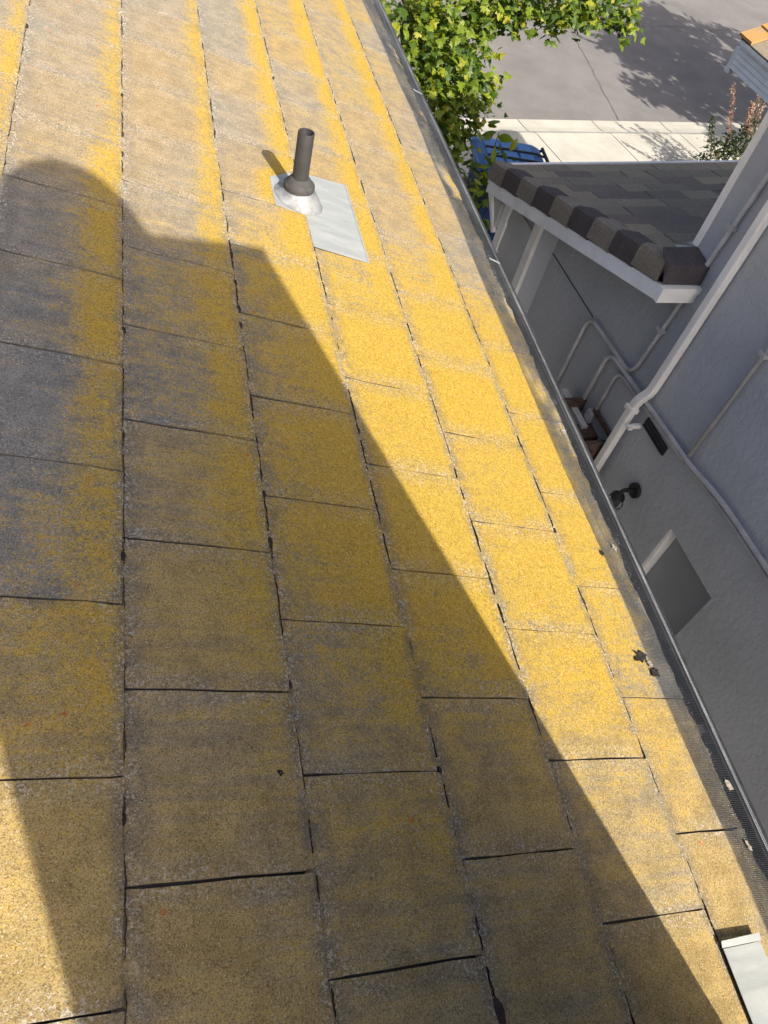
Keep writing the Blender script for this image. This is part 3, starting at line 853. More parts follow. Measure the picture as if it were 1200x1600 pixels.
# front wall of the low part with garage door
m = MB(); m.box(0.202, 6.5, YR+0.30, YR+0.44, -.1, 2.36); m.build('front_wall', MAT['stucco'], nb)
m = MB()
for k in range(4): m.box(0.9, 3.4, YR+0.445, YR+0.475, 0.01+k*0.53, 0.53+k*0.53)
m.build('garage_door', MAT['white'], nb)

# low front roof: deck, shingles, rake caps, fascia
m = MB()
xw = 6.6
p = [(-0.16, 1.545, RB0-0.012), (xw, 1.66, lroof(1.66, 0)-0.012), (xw, front(xw)-0.012, RB1-0.012), (-0.16, front(-0.16)-0.012, RB1-0.012)]
m.hexa([(x, y, z-0.05) for x, y, z in p] + p)
low = m.build('low_roof', MAT['deck'], nb)
scol = [(0.262,0.222,0.165), (0.318,0.268,0.188), (0.222,0.188,0.150), (0.362,0.300,0.204), (0.284,0.242,0.180), (0.328,0.276,0.196), (0.208,0.170,0.142), (0.258,0.228,0.168)]
smat = [rough_roof('low_shingle_%d' % i, c, 0.16) for i, c in enumerate(scol)]
r5 = random.Random(17)
NR = 11
for i in range(NR):
    f0, f1 = i/NR, (i+1)/NR
    x = -0.10 - r5.uniform(0.0, 0.2)
    while x < 3.3:
        wd = r5.choice([0.20, 0.26, 0.32, 0.38])
        x0 = max(x, -0.10); x1 = x + wd
        x += wd
        if x1 - x0 < 0.04: continue
        def yy(xx, f): 
            b0 = 1.60 + 0.03*max(0, xx); return b0 + (front(xx)+0.012-b0)*f
        def zz_(xx, f): return RB0 - 0.020 + (RB1-RB0)*f
        th = r5.choice([0.006, 0.010, 0.013])
        g = 0.0025
        q = [(x0+g, yy(x0, f0-0.02), zz_(x0, f0)+0.008), (x1-g, yy(x1, f0-0.02), zz_(x1, f0)+0.008), (x1-g, yy(x1, f1), zz_(x1, f1)+0.012), (x0+g, yy(x0, f1), zz_(x0, f1)+0.012)]
        tq = [(q[0][0], q[0][1], q[0][2]+0.005), (q[1][0], q[1][1], q[1][2]+0.005), (q[2][0], q[2][1], q[2][2]+th+0.003), (q[3][0], q[3][1], q[3][2]+th+0.003)]
        if i == 0 and x0 < -0.02: continue
        m = MB(); m.hexa(q + tq); m.build('shingle', r5.choice(smat), low)
m = MB()
p = [(3.31, 1.62, RB0-0.008), (xw, 1.68, RB0-0.012), (xw, front(xw), RB1), (3.31, front(3.31), RB1)]
m.hexa(p + [(x, y, z+0.02) for x, y, z in p]); m.build('roof_covering', smat[0], low)
# caps bent over the rake
NC = 9
capc = [rough_roof('cap_dark', (0.108, 0.090, 0.086), 0.35), rough_roof('cap_light', (0.260, 0.226, 0.175), 0.3)]
xf = -0.205
def rk(f):       # along the rake, from the wall to the front corner
    y = 1.53 + (front(xf)+0.03-1.53)*f
    return y, RB0 + (RB1-RB0)*f
for i in range(NC):
    f0, f1 = max(i/NC, 0.006), (i+1.06)/NC
    y0, z0 = rk(f0); y1, z1 = rk(min(f1, 1.0))
    up0, up1 = 0.006, 0.020
    prof_ = [(0.005, 0.0), (-0.095, 0.012), (-0.118, 0.004), (-0.122, -0.02), (-0.124, -0.105), (-0.112, -0.105), (-0.110, -0.012), (0.005, -0.008)]
    A_ = [(-0.09 + px_*(1.0), y0, z0 + up0 + pz_) for px_, pz_ in prof_]
    B_ = [(-0.09 + px_*(1.0) - 0.002, y1, z1 + up1 + pz_) for px_, pz_ in prof_]
    n = len(prof_)
    m = MB(); m.add(A_ + B_, [(k, n+k, n+(k+1) % n, (k+1) % n) for k in range(n)] + [tuple(range(n)), tuple(range(n, 2*n))[::-1]])
    m.build('rake_cap', capc[(i+1) % 2] if i else capc[1], low)
# end cap turning back to the wall
m = MB()
m.hexa([(-0.222, 1.482, RB0-0.080), (-0.004, 1.482, RB0-0.080), (-0.004, 1.535, RB0+0.0), (-0.222, 1.535, RB0+0.0),
        (-0.218, 1.492, RB0+0.014), (-0.004, 1.492, RB0+0.014), (-0.004, 1.622, RB0+0.034), (-0.216, 1.612, RB0+0.034)])
m.build('end_cap', rough_roof('end_cap_shingle', (0.085, 0.076, 0.082), 0.3), low, bevel=0.008)
m = MB(); m.box(-0.075, -0.003, 1.665, 1.69, RB0-0.03, RB0-0.006); m.build('step_flashing', MAT['galv'], low)
m = MB(); m.hexa([(-0.004, 1.652, RB0+0.002), (0.10, 1.652, RB0+0.002), (0.10, 1.73, RB0-0.022), (-0.004, 1.70, RB0-0.012)] + [(-0.004, 1.652, RB0+0.016), (0.10, 1.652, RB0+0.016), (0.10, 1.73, RB0-0.008), (-0.004, 1.70, RB0+0.002)])
m.build('step_flashing', MAT['galv'], low)
# fascia boards: rake, return and front
yF, zF = rk(1.0)
m = MB(); zo = -0.088
m.hexa([(xf-0.004, 1.497, RB0+zo-0.078), (xf+0.024, 1.497, RB0+zo-0.078), (xf+0.024, yF-0.02, zF+zo-0.078), (xf-0.004, yF-0.02, zF+zo-0.078),
        (xf-0.004, 1.497, RB0+zo), (xf+0.024, 1.497, RB0+zo), (xf+0.024, yF-0.02, zF+zo), (xf-0.004, yF-0.02, zF+zo)])
m.build('rake_fascia', MAT['white'], low)
m = MB(); m.box(xf-0.004, -0.003, 1.470, 1.4955, RB0+zo-0.078, RB0+zo-0.028); m.build('return_fascia', MAT['white'], low)
m = MB(); m.box(xf-0.012, -0.003, 1.462, 1.4955, RB0+zo-0.026, RB0+zo+0.004); m.build('return_moulding', MAT['white'], low)
m = MB(); m.hexa([(xf+0.026, 1.50, RB0+zo-0.070), (-0.003, 1.50, RB0+zo-0.070), (-0.003, yF-0.05, zF+zo-0.070), (xf+0.026, yF-0.05, zF+zo-0.070),
                  (xf+0.026, 1.50, RB0+zo-0.055), (-0.003, 1.50, RB0+zo-0.055), (-0.003, yF-0.05, zF+zo-0.055), (xf+0.026, yF-0.05, zF+zo-0.055)])
m.build('soffit', MAT['siding'], low)
m = MB(); m.hexa([(xf-0.0, front(xf)+0.015, RB1-0.115), (xw, front(xw)+0.015, RB1-0.115), (xw, front(xw)+0.035, RB1-0.115), (xf, front(xf)+0.035, RB1-0.115),
                  (xf-0.0, front(xf)+0.015, RB1+0.012), (xw, front(xw)+0.015, RB1+0.012), (xw, front(xw)+0.035, RB1+0.012), (xf, front(xf)+0.035, RB1+0.012)])
m.build('front_fascia', MAT['white'], low)
# little closing triangle under the front corner
m = MB(); m.prism([(xf+0.01, yF-0.03, zF+zo-0.075), (xf+0.03, yB+0.09, zF+zo-0.26), (xf+0.03, yB+0.068, zF+zo-0.24), (xf+0.01, yF-0.075, zF+zo-0.066)], (0.02, 0, 0)); m.build('return_trim', MAT['white'], low)
m = MB(); m.prism([(xf+0.034, yF-0.08, zF+zo-0.07), (xf+0.034, yB+0.085, zF+zo-0.22), (xf+0.034, yB+0.085, zF+zo-0.05)], (0.03, 0, 0)); m.build('return_panel', MAT['siding'], low)

# downpipe with its jog over the conduits
dp = MB(); yd = 1.385
def rect(a, b): return [(-a, -b), (a, -b), (a, b), (-a, b)]
dp.sweep([(-0.030, yd-0.055, HT-0.13), (-0.030, yd-0.012, 2.52), (-0.036, yd-0.010, 2.49), (-0.054, yd+0.006, 2.43), (-0.060, yd+0.010, 2.39), (-0.060, yd+0.012, 0.05)],
         [(-0.0235, -0.019), (0.0235, -0.019), (0.0235, 0.014), (0.019, 0.019), (-0.019, 0.019), (-0.0235, 0.014)], up=(-1, 0, 0))
dpo = dp.build('downpipe', MAT['white'], nb, bevel=0.004)
m = MB(); m.box(-0.086, -0.034, yd-0.021, yd+0.044, 2.345, 2.378); m.build('pipe_joint', MAT['white'], dpo, bevel=0.005)
m = MB(); m.box(-0.060, -0.003, yd-0.062, yd-0.042, 2.285, 2.305); m.box(-0.085, -0.06, yd-0.070, yd-0.042, 2.285, 2.30); m.build('strap', MAT['white'], dpo)

# conduits
def conduit(pts, r=0.0125, x=-0.0165, name='conduit', rr=0.07):
    m = MB(); m.tube(rounded([(x if len(p_) == 2 else p_[2], p_[0], p_[1]) for p_ in pts], rr), r*0.86, 10, up=(1, 0, 0))
    return m.build(name, MAT['conduit'], nb, smooth=True)
conduit([(1.345, HT-0.13), (1.565, 2.432), (2.075, 2.412), (2.075, 0.3)], 0.0135, rr=0.09)
conduit([(-3.0, 2.555), (0.60, 2.498), (0.76, 2.482), (0.90, 2.452), (1.42, 2.424), (1.79, 2.402), (1.79, 1.80)], 0.0150, x=-0.020, rr=0.09)
conduit([(0.97, 2.428), (1.40, 2.395), (1.665, 2.378), (1.665, 1.84)], 0.0110, x=-0.0145, rr=0.08)
conduit([(-3.0, 2.522), (0.60, 2.466), (0.77, 2.452), (0.905, 2.426), (0.97, 2.428)], 0.0100, x=-0.0135, rr=0.06)
conduit([(0.965, HT-0.13), (0.965, 2.475)], 0.0120, x=-0.016)
for y_, z_ in ((1.494, 3.35), (1.541, 2.75), (0.965, 3.1), (0.20, 2.503), (-0.5, 2.515)):
    m = MB(); m.box(-0.034, -0.002, y_-0.022, y_+0.022, z_-0.010, z_+0.010) if y_ > 0.9 else m.box(-0.038, -0.002, y_-0.010, y_+0.010, z_-0.022, z_+0.022)
    m.build('conduit_clip', MAT['conduit'], nb)
# dark slot vent
m = MB(); m.box(-0.012, -0.002, 1.105, 1.318, 2.318, 2.372); vn = m.build('wall_vent', MAT['dark'], nb)
for k in range(2):
    m = MB(); m.hexa([(-0.022, 1.112, 2.326+k*0.022), (-0.013, 1.112, 2.332+k*0.022), (-0.013, 1.311, 2.332+k*0.022), (-0.022, 1.311, 2.326+k*0.022),
                      (-0.022, 1.112, 2.328+k*0.022), (-0.013, 1.112, 2.334+k*0.022), (-0.013, 1.311, 2.334+k*0.022), (-0.022, 1.311, 2.328+k*0.022)])
    m.build('vent_slat', MAT['dark'], vn)

# wall lamp: round plate, arm and wire cage
lamp = empty('wall_lamp', tuple(NB_M @ Vector((0, 1.118, 2.03))), NA)
tag(lamp, 'small black caged lamp on the grey wall between downpipe and recessed door', 'lamp')
m = MB(); n = 18
m.sweep([(-0.002, 0, 0), (-0.022, 0, 0)], [(0.042*math.cos(2*PI*k/n), 0.042*math.sin(2*PI*k/n)) for k in range(n)], up=(0, 0, 1)); m.build('wall_plate', MAT['dark'], lamp)
m = MB(); m.tube(rounded([(-0.020, 0, 0), (-0.085, 0, 0.012), (-0.095, 0, -0.02)], 0.02), 0.012, 8, up=(0, 1, 0)); m.build('arm', MAT['dark'], lamp)
m = MB(); m.lathe([(0.012, -0.018), (0.034, -0.030), (0.040, -0.045), (0.036, -0.047)], 16, -0.095, 0); m.build('hood', MAT['dark'], lamp)
m = MB(); m.lathe([(0.022, -0.046), (0.030, -0.06), (0.028, -0.10), (0.018, -0.125), (0.004, -0.130)], 16, -0.095, 0); m.build('glass', MAT['glass'], lamp, smooth=True)
m = MB()
for k in range(6):
    a = 2*PI*k/6; cx, cy = math.cos(a), math.sin(a)
    m.tube([(-0.095+0.037*cx, 0.037*cy, -0.045), (-0.095+0.046*cx, 0.046*cy, -0.085), (-0.095+0.036*cx, 0.036*cy, -0.125), (-0.095+0.008*cx, 0.008*cy, -0.150)], 0.0026, 5)
m.tube([(-0.095+0.0465*math.cos(2*PI*k/16), 0.0465*math.sin(2*PI*k/16), -0.085) for k in range(17)], 0.0026, 5); m.build('cage', MAT['dark'], lamp)

# weathered timber box on the wall where the conduits end
vb = empty('timber_box', tuple(NB_M @ Vector((0, 1.60, 1.83))), NA)
tag(vb, 'weathered brown timber box on the grey wall under the bent conduits', 'box')
for nm, b in (('side_board', (-0.20, -0.004, -0.160, -0.135, 0.0, 0.22)), ('side_board', (-0.20, -0.004, 0.175, 0.20, 0.0, 0.22)), ('front_board', (-0.225, -0.202, -0.165, 0.205, 0.0, 0.15)),
              ('bottom_board', (-0.198, -0.004, -0.133, 0.173, 0.0, 0.02)), ('inner_block', (-0.13, -0.004, -0.05, 0.06, 0.022, 0.15))):
    m = MB(); m.box(*b); m.build(nm, MAT['wood'], vb)
m = MB(); m.box(-0.036, -0.004, 0.055, 0.105, 0.16, 0.225); m.build('coupling', MAT['conduit'], vb)
m = MB(); m.box(-0.085, -0.045, 0.02, 0.33, 0.115, 0.165); m.build('plank', MAT['siding'], vb)
m = MB(); m.box(-0.024, -0.004, -0.15, 0.075, 0.235, 0.258); m.build('edge_slat', MAT['wood'], vb)

# ------------------------------------------------------------------ porch roof of the grey house, upper right
po = empty('porch', tuple(NB_M @ Vector((3.4, 4.2, 0))), NA)
tag(po, 'porch corner with orange lichened roof edge and white ribbed side', 'porch')
def pl(x, y, z): return (x-3.4, y-4.2, z)
PX = 2.62; PYF = 5.02; PYN = 3.75; PZ = 2.665
hh = 0.205; nrib = 5
for k in range(nrib):
    z0 = PZ + k*hh/nrib; z1 = z0 + hh/nrib - 0.006
    m = MB(); m.hexa([pl(PX-0.004, PYN, z0), pl(PX+0.05, PYN, z0), pl(PX+0.05, PYF, z0), pl(PX-0.004, PYF, z0),
                      pl(PX+0.006, PYN, z1), pl(PX+0.05, PYN, z1), pl(PX+0.05, PYF, z1), pl(PX+0.006, PYF, z1)])
    m.build('siding_board', MAT['white'], po)
m = MB(); m.box(PX+0.052-3.4, 5.6-3.4, PYN-4.2, PYF-4.2-0.03, PZ+0.01, PZ+hh); m.build('ceiling', MAT['siding'], po)
m = MB(); m.hexa([pl(PX-0.05, PYN, PZ+hh-0.004), pl(PX-0.008, PYN, PZ+hh-0.004), pl(PX-0.008, PYF-0.02, PZ+hh-0.004), pl(PX-0.05, PYF-0.02, PZ+hh-0.004),
                  pl(PX-0.05, PYN, PZ+hh+0.022), pl(PX-0.008, PYN, PZ+hh+0.022), pl(PX-0.008, PYF-0.02, PZ+hh+0.022), pl(PX-0.05, PYF-0.02, PZ+hh+0.022)])
m.build('eave_trim', MAT['white'], po)
t = NT('orange_lichened_shingle'); g_ = t.n('ShaderNodeNewGeometry'); co = g_.outputs['Position']
k_ = t.mix(t.step(t.noise(co, 22, 6, 0.7), 0.34, 0.6), (0.30, 0.23, 0.15), (0.56, 0.26, 0.045))
k_ = t.mix(t.math('MULTIPLY', t.noise(co, 220, 2, 0.5), 0.6), k_, (0.40, 0.26, 0.10)); t.col(k_); t.set(Roughness=0.95)
MAT['orange'] = t.m
MAT['tanroof'] = rough_roof('tan_shingle', (0.30, 0.245, 0.18), 0.25)
tn = math.tan(math.radians(24))
def pr(x, y, up=0.0): return pl(x, y, PZ+hh+0.045 + (x-PX)*tn + up)
m = MB(); m.hexa([pr(PX-0.03, PYN, -0.02), pr(PX+1.6, PYN, -0.02), pr(PX+1.6, PYF, -0.02), pr(PX-0.03, PYF, -0.02), pr(PX-0.03, PYN), pr(PX+1.6, PYN), pr(PX+1.6, PYF), pr(PX-0.03, PYF)])
pr_o = m.build('roof', MAT['deck'], po)
for k in range(9):
    x0 = PX-0.045 + k*0.17; x1 = x0 + 0.175
    m = MB(); a0, a1 = PYF-0.155, PYF+0.03
    m.hexa([pr(x0, a0, 0.012), pr(x1, a0, 0.006), pr(x1, a1, 0.006), pr(x0, a1, 0.012), pr(x0, a0, 0.034), pr(x1, a0, 0.020), pr(x1, a1, 0.020), pr(x0, a1, 0.034)])
    m.build('rake_cap', MAT['orange'], pr_o)
    for j in range(4):
        b1 = PYF-0.16 - j*0.30; b0 = b1-0.294
        m = MB(); m.hexa([pr(x0, b0, 0.003), pr(x1, b0, 0.001), pr(x1, b1, 0.001), pr(x0, b1, 0.003), pr(x0, b0, 0.013), pr(x1, b0, 0.006), pr(x1, b1, 0.006), pr(x0, b1, 0.013)])
        m.build('shingle', MAT['tanroof'], pr_o)
m = MB(); m.box(PX+0.045-3.4, PX+0.085-3.4, PYF+0.035-4.2, PYF+0.10-4.2, PZ-0.06, PZ+0.135); m.build('hanging_board', MAT['white'], po)
m = MB(); m.box(PX+0.03-3.4, PX+0.6-3.4, PYF+0.005-4.2, PYF+0.03-4.2, PZ-0.02, PZ+0.20); m.build('front_beam', MAT['dark'], po)
for x, y in ((4.6, 4.1), (4.6, 4.9)):
    m = MB(); m.box(x-0.06-3.4, x+0.06-3.4, y-0.06-4.2, y+0.06-4.2, 0, PZ+0.01); m.build('post', MAT['white'], po)

# driveway in front of the garage
drv = empty('driveway', tuple(NB_M @ Vector((2.2, 5.5, 0)))); drv.rotation_euler.z = NA
bp = lambda x, y: tuple(NB_M.inverted() @ Vector((*kp(x, y)[:2], 0)))
pv = []
tag(drv, 'pale concrete driveway before the garage of the grey house', 'driveway', kind='structure')
q0 = NB_M @ Vector((0.5, YR+0.46, 0)); q1 = NB_M @ Vector((3.6, YR+0.46, 0))
e0 = Vector(kp(-0.6, -1.63)); e1 = Vector(kp(2.6, -1.63))
inv = (Matrix.Translation(drv.location) @ Matrix.Rotation(NA, 4, 'Z')).inverted()
for i in range(2):
    for j in range(4):
        P = []
        for a_, b_ in ((i/2, j/4), ((i+1)/2, j/4), ((i+1)/2, (j+1)/4), (i/2, (j+1)/4)):
            P.append((q0*(1-a_)+q1*a_)*(1-b_) + (e0*(1-a_)+e1*a_)*b_)
        c = sum(P, Vector())/4; P = [c + (p_-c)*0.994 for p_ in P]
        m = MB(); m.hexa([inv @ (p_ + Vector((0, 0, -0.06))) for p_ in P] + [inv @ (p_ + Vector((0, 0, 0.004))) for p_ in P]); m.build('slab', MAT['concrete'], drv)

# ------------------------------------------------------------------ planting
def maple_leaf():
    pts = [(0, 0), (0.30, -0.10), (0.22, 0.12), (0.52, 0.10), (0.44, 0.30), (0.56, 0.42), (0.34, 0.46), (0.24, 0.52), (0.20, 0.72), (0.0, 1.0)]
    L = pts + [(-x, y) for x, y in pts[-2:0:-1]]
    V = [(x, y-0.15, -0.35*abs(x) + 0.05*math.sin(6*y)) for x, y in L] + [(0, 0.30, 0.03)]
    n = len(L)
    return V, [(i, (i+1) % n, n) for i in range(n)]
def oval_leaf():
    V = [(0, 0, 0), (0.22, 0.3, -0.05), (0.20, 0.65, -0.05), (0, 1, -0.08), (-0.20, 0.65, -0.05), (-0.22, 0.3, -0.05), (0, 0.45, 0.03)]
    return V, [(i, (i+1) % 6, 6) for i in range(6)]
ML = maple_leaf(); OL = oval_leaf()
def leaf_matrix(p, size, r, droop=0.5, face=None):
    n = Vector((r.gauss(0, droop), r.gauss(0, droop), 1.0)) + (face or Vector((0, 0, 0)))
    n.normalize()
    q = n.to_track_quat('Z', 'Y') @ Euler((0, 0, r.uniform(0, 2*PI))).to_quaternion()
    return Matrix.Translation(p) @ q.to_matrix().to_4x4() @ Matrix.Scale(size, 4)
def leaf_cloud(name, mats, leaf, mat, parent, kind=None):
    V = []; F = []
    for mt in mats:
        n = len(V)
        V += [tuple(mt @ Vector(v)) for v in leaf[0]]; F += [tuple(i+n for i in f) for f in leaf[1]]
    o = mesh(name, V, F, mat, parent)
    if kind: o['kind'] = kind
    return o
def clump_points(blobs, r, per):
    out = []
    for c, rad, cnt in blobs:
        c = Vector(c)
        # leafy twigs inside the blob
        for _ in range(cnt):
            d = Vector((r.gauss(0, 1), r.gauss(0, 1), r.gauss(0, 1))).normalized()*rad*(r.random()**0.45)
            d.z *= 0.8
            tw = c + d
            for _ in range(per):
                out.append(tw + Vector((r.gauss(0, 1), r.gauss(0, 1), r.gauss(0, 0.8)))*0.085)
    return out

# the maple by the street
r6 = random.Random(31)
TB = Vector((2.95, 8.6, 0))
mp = empty('maple_tree', tuple(TB))
tag(mp, 'bright green maple tree with lobed leaves beyond the roof edge', 'tree')
blobs = [((2.78, 7.92, 2.17), 0.40, 22), ((3.12, 7.85, 2.24), 0.40, 24), ((3.02, 7.58, 2.01), 0.40, 26), ((3.30, 7.57, 2.11), 0.30, 18), ((2.88, 7.48, 1.87), 0.32, 20), ((3.18, 7.32, 1.87), 0.34, 24),
         ((3.04, 7.16, 1.69), 0.30, 22), ((3.30, 7.15, 1.78), 0.26, 18), ((3.10, 6.95, 1.55), 0.20, 11), ((3.22, 7.0, 1.62), 0.16, 7),
         ((3.51, 7.75, 2.33), 0.24, 12), ((3.69, 7.78, 2.42), 0.22, 12), ((3.91, 7.69, 2.44), 0.22, 13), ((4.14, 7.62, 2.48), 0.22, 13), ((4.36, 7.55, 2.52), 0.22, 13), ((4.56, 7.56, 2.60), 0.18, 9), ((4.68, 7.46, 2.54), 0.10, 4),
         ((4.42, 7.66, 2.66), 0.25, 8), ((3.3, 8.0, 2.6), 0.40, 12), ((3.8, 8.0, 2.8), 0.4, 10),
         ((3.6, 8.4, 3.1), 0.6, 12), ((3.0, 8.6, 3.3), 0.8, 16), ((2.2, 8.6, 2.9), 0.7, 10), ((2.9, 8.7, 4.1), 0.7, 10), ((2.4, 9.3, 3.3), 0.7, 8), ((3.6, 9.2, 3.4), 0.7, 8)]
m = MB()
m.taper([(0, 0, -0.1), (0.03, -0.05, 0.9), (0.08, -0.10, 1.7), (0.05, -0.05, 2.8), (0.0, 0.05, 4.0)], [0.13, 0.10, 0.085, 0.055, 0.02], 10)
m.build('trunk', MAT['bark'], mp, smooth=True)
for c, rad, cnt in blobs:
    e_ = Vector(c) - TB; s_ = Vector((0.06, -0.08, max(0.9, min(3.2, e_.z*0.55 + 0.3)))); md = (s_+e_)*0.5 + Vector((r6.uniform(-.1, .1), r6.uniform(-.1, .1), 0.12))
    m = MB(); m.taper([s_, (s_+md)*0.5 + Vector((0, 0, 0.03)), md, (md+e_)*0.5 + Vector((0, 0, 0.02)), e_], [0.035, 0.026, 0.018, 0.011, 0.004], 6); m.build('limb', MAT['bark'], mp, smooth=True)
pts = clump_points(blobs, r6, 9)
mats = [leaf_matrix(p - TB, r6.uniform(0.048, 0.105), r6, 0.70, Vector((0.10, -0.45, 0))) for p in pts]
camp = Vector((0.3494, 0, 4.9))
order = sorted(range(len(pts)), key=lambda i: (pts[i]-camp).length if i < 9*268 else 99)
lme = bpy.data.meshes.new('leaf'); lme.from_pydata([tuple(v) for v in ML[0]], [], ML[1]); lme.materials.append(MAT['maple'])
chosen = set(order[:290])
for i in order[:290]:
    o = bpy.data.objects.new('leaf', lme); link(o, mp); o.matrix_local = mats[i]
leaf_cloud('crown', [mats[i] for i in range(len(pts)) if i not in chosen], ML, MAT['maple'], mp, 'stuff')

# tree outside the frame whose shadow lies on the street
T2 = Vector((11.8, 8.8, 0))
t2 = empty('street_tree', tuple(T2)); tag(t2, 'tree by the street whose shadow falls across the asphalt', 'tree')
m = MB(); m.taper([(0, 0, -0.1), (0.05, 0, 1.5), (0.0, 0.1, 3.0), (0.1, 0.2, 5.0)], [0.15, 0.12, 0.08, 0.02], 10); m.build('trunk', MAT['bark'], t2, smooth=True)
b2 = [((10.5, 9.6, 4.1), 0.8, 46), ((11.3, 10.2, 4.3), 0.9, 52), ((12.4, 10.6, 4.2), 0.9, 46), ((13.4, 10.6, 4.0), 0.8, 36), ((11.2, 8.7, 4.0), 0.9, 56), ((12.2, 9.2, 4.2), 1.0, 60), ((12.2, 7.9, 3.7), 0.8, 46), ((10.2, 8.4, 3.7), 0.6, 30), ((10.9, 7.3, 3.4), 0.7, 36), ((11.6, 6.7, 3.2), 0.6, 26), ((13.2, 8.6, 3.8), 0.8, 40), ((12.0, 11.2, 4.6), 0.5, 20), ((10.1, 10.3, 4.6), 0.4, 14), ((12.6, 6.9, 3.2), 0.6, 26)]
for c, rad, cnt in b2:
    e_ = Vector(c)-T2; s_ = Vector((0.02, 0.05, 2.2)); m = MB(); m.taper([s_, (s_+e_)*0.5 + Vector((0, 0, .1)), e_], [0.04, 0.025, 0.006], 6); m.build('limb', MAT['bark'], t2)
pts2 = clump_points(b2, r6, 15)
leaf_cloud('crown', [leaf_matrix(p - T2, r6.uniform(0.16, 0.25), r6, 0.6) for p in pts2], OL, MAT['bushleaf'], t2, 'stuff')

# shrubs in the side yard, round the bin
def shrub(name, label, base, blobs_, mat, leaf, size, r, per=6, nstem=5, group=None, cat='shrub'):
    B = Vector(base); e = empty(name, base); tag(e, label, cat, group)
    for c, rad, cnt in blobs_[:nstem]:
        t_ = Vector(c)-B; m = MB(); m.taper([(0, 0, -0.03), t_*0.5 + Vector((r.uniform(-.05, .05), r.uniform(-.05, .05), 0.03)), t_], [0.014, 0.010, 0.004], 6); m.build('stem', MAT['stem'], e)
    pp = clump_points(blobs_, r, per)
    leaf_cloud('foliage', [leaf_matrix(p - B, r.uniform(*size), r, 0.7) for p in pp], leaf, mat, e, 'stuff')
    return e
shrub('climbing_shrub', 'dark green shrub crowding the side yard left of the blue bin', (3.15, 6.7, 0),
      [((3.2, 6.6, 0.55), 0.34, 22), ((3.25, 7.1, 0.75), 0.32, 22), ((3.1, 6.2, 0.40), 0.35, 22), ((3.25, 6.85, 0.95), 0.22, 14), ((3.15, 7.3, 1.05), 0.28, 18), ((3.0, 6.9, 0.9), 0.3, 16), ((3.42, 6.85, 1.10), 0.13, 8), ((3.38, 6.55, 0.95), 0.16, 9), ((3.30, 6.3, 0.8), 0.16, 8), ((3.36, 7.15, 1.25), 0.15, 8)], MAT['maple'], OL, (0.07, 0.13), r6)
shrub('leafy_shrub', 'dense green shrub behind the blue bin under the maple', (3.45, 8.35, 0),
      [((3.35, 8.15, 0.45), 0.34, 26), ((3.55, 8.55, 0.50), 0.34, 26), ((3.2, 8.5, 0.6), 0.32, 22), ((3.3, 7.75, 0.55), 0.28, 20), ((3.1, 7.9, 0.9), 0.28, 18), ((3.45, 7.6, 0.85), 0.18, 10)], MAT['bushleaf'], OL, (0.08, 0.14), r6)
shrub('low_shrub', 'low green shrub on the ground against the bump out of the grey house', (3.0, 5.5, 0),
      [((3.0, 5.6, 0.30), 0.30, 20), ((2.75, 5.3, 0.25), 0.28, 18), ((2.7, 5.9, 0.3), 0.3, 18)], MAT['bushleaf'], OL, (0.06, 0.11), r6)
shrub('sapling', 'thin sapling with long leaves poking up over the blue bin lid', (3.62, 7.0, 0),
      [((3.66, 7.05, 1.22), 0.05, 2), ((3.72, 7.0, 1.34), 0.05, 1), ((3.62, 6.9, 1.12), 0.06, 2), ((3.80, 7.45, 1.40), 0.04, 1), ((3.78, 7.1, 1.28), 0.05, 1)], MAT['maple'], OL, (0.13, 0.20), r6, per=4)

# mulch bed and flowering shrub by the pavement
bedc = (8.35, 9.78, 0)
bed = mesh('mulch_bed', [kp(1.95, -2.55, 0.002), kp(5.2, -2.55, 0.002), kp(5.2, -1.63, 0.010), kp(1.95, -1.63, 0.010), kp(1.9, -2.6, -0.02), kp(5.25, -2.6, -0.02), kp(5.25, -1.61, -0.02), kp(1.9, -1.61, -0.02)],
           [(0, 1, 2, 3), (4, 5, 1, 0), (5, 6, 2, 1), (6, 7, 3, 2), (7, 4, 0, 3)], MAT['mulch'])
tag(bed, 'bed of red brown bark mulch behind the pavement', 'mulch bed', kind='structure')
m = MB(); r7 = random.Random(4)
for _ in range(900):
    a_, b_ = r7.uniform(1.95, 5.2), r7.uniform(-2.5, -1.62); q = r7.uniform(0.012, 0.035); p_ = Vector(kp(a_, b_, 0.012)); an = r7.uniform(0, PI)
    dx = Vector((math.cos(an), math.sin(an), r7.uniform(-.3, .5)))*q; dy = Vector((-math.sin(an), math.cos(an), r7.uniform(-.2, .3)))*q*0.4
    m.add([p_-dx-dy, p_+dx-dy, p_+dx+dy, p_-dx+dy, p_ + Vector((0, 0, q*0.5))], [(0, 1, 4), (1, 2, 4), (2, 3, 4), (3, 0, 4)])
o = m.build('bark_chips', MAT['mulch']); tag(o, 'loose bark chips scattered over the mulch bed', 'bark chips', kind='stuff')
FB = Vector((8.05, 9.45, 0.0))
fl_ = empty('flowering_shrub', tuple(FB)); tag(fl_, 'dark shrub with upright pink flower spikes beside the mulch bed', 'shrub')
leaf_cloud('foliage', [leaf_matrix(p - FB, r6.uniform(0.045, 0.085), r6, 0.8) for p in clump_points([((7.95, 9.45, 0.45), 0.26, 34), ((8.2, 9.5, 0.5), 0.28, 34), ((8.1, 9.4, 0.72), 0.20, 22), ((8.45, 9.5, 0.6), 0.3, 30), ((8.3, 9.4, 0.9), 0.2, 18)], r6, 6)], OL, MAT['darkbush'], fl_, 'stuff')
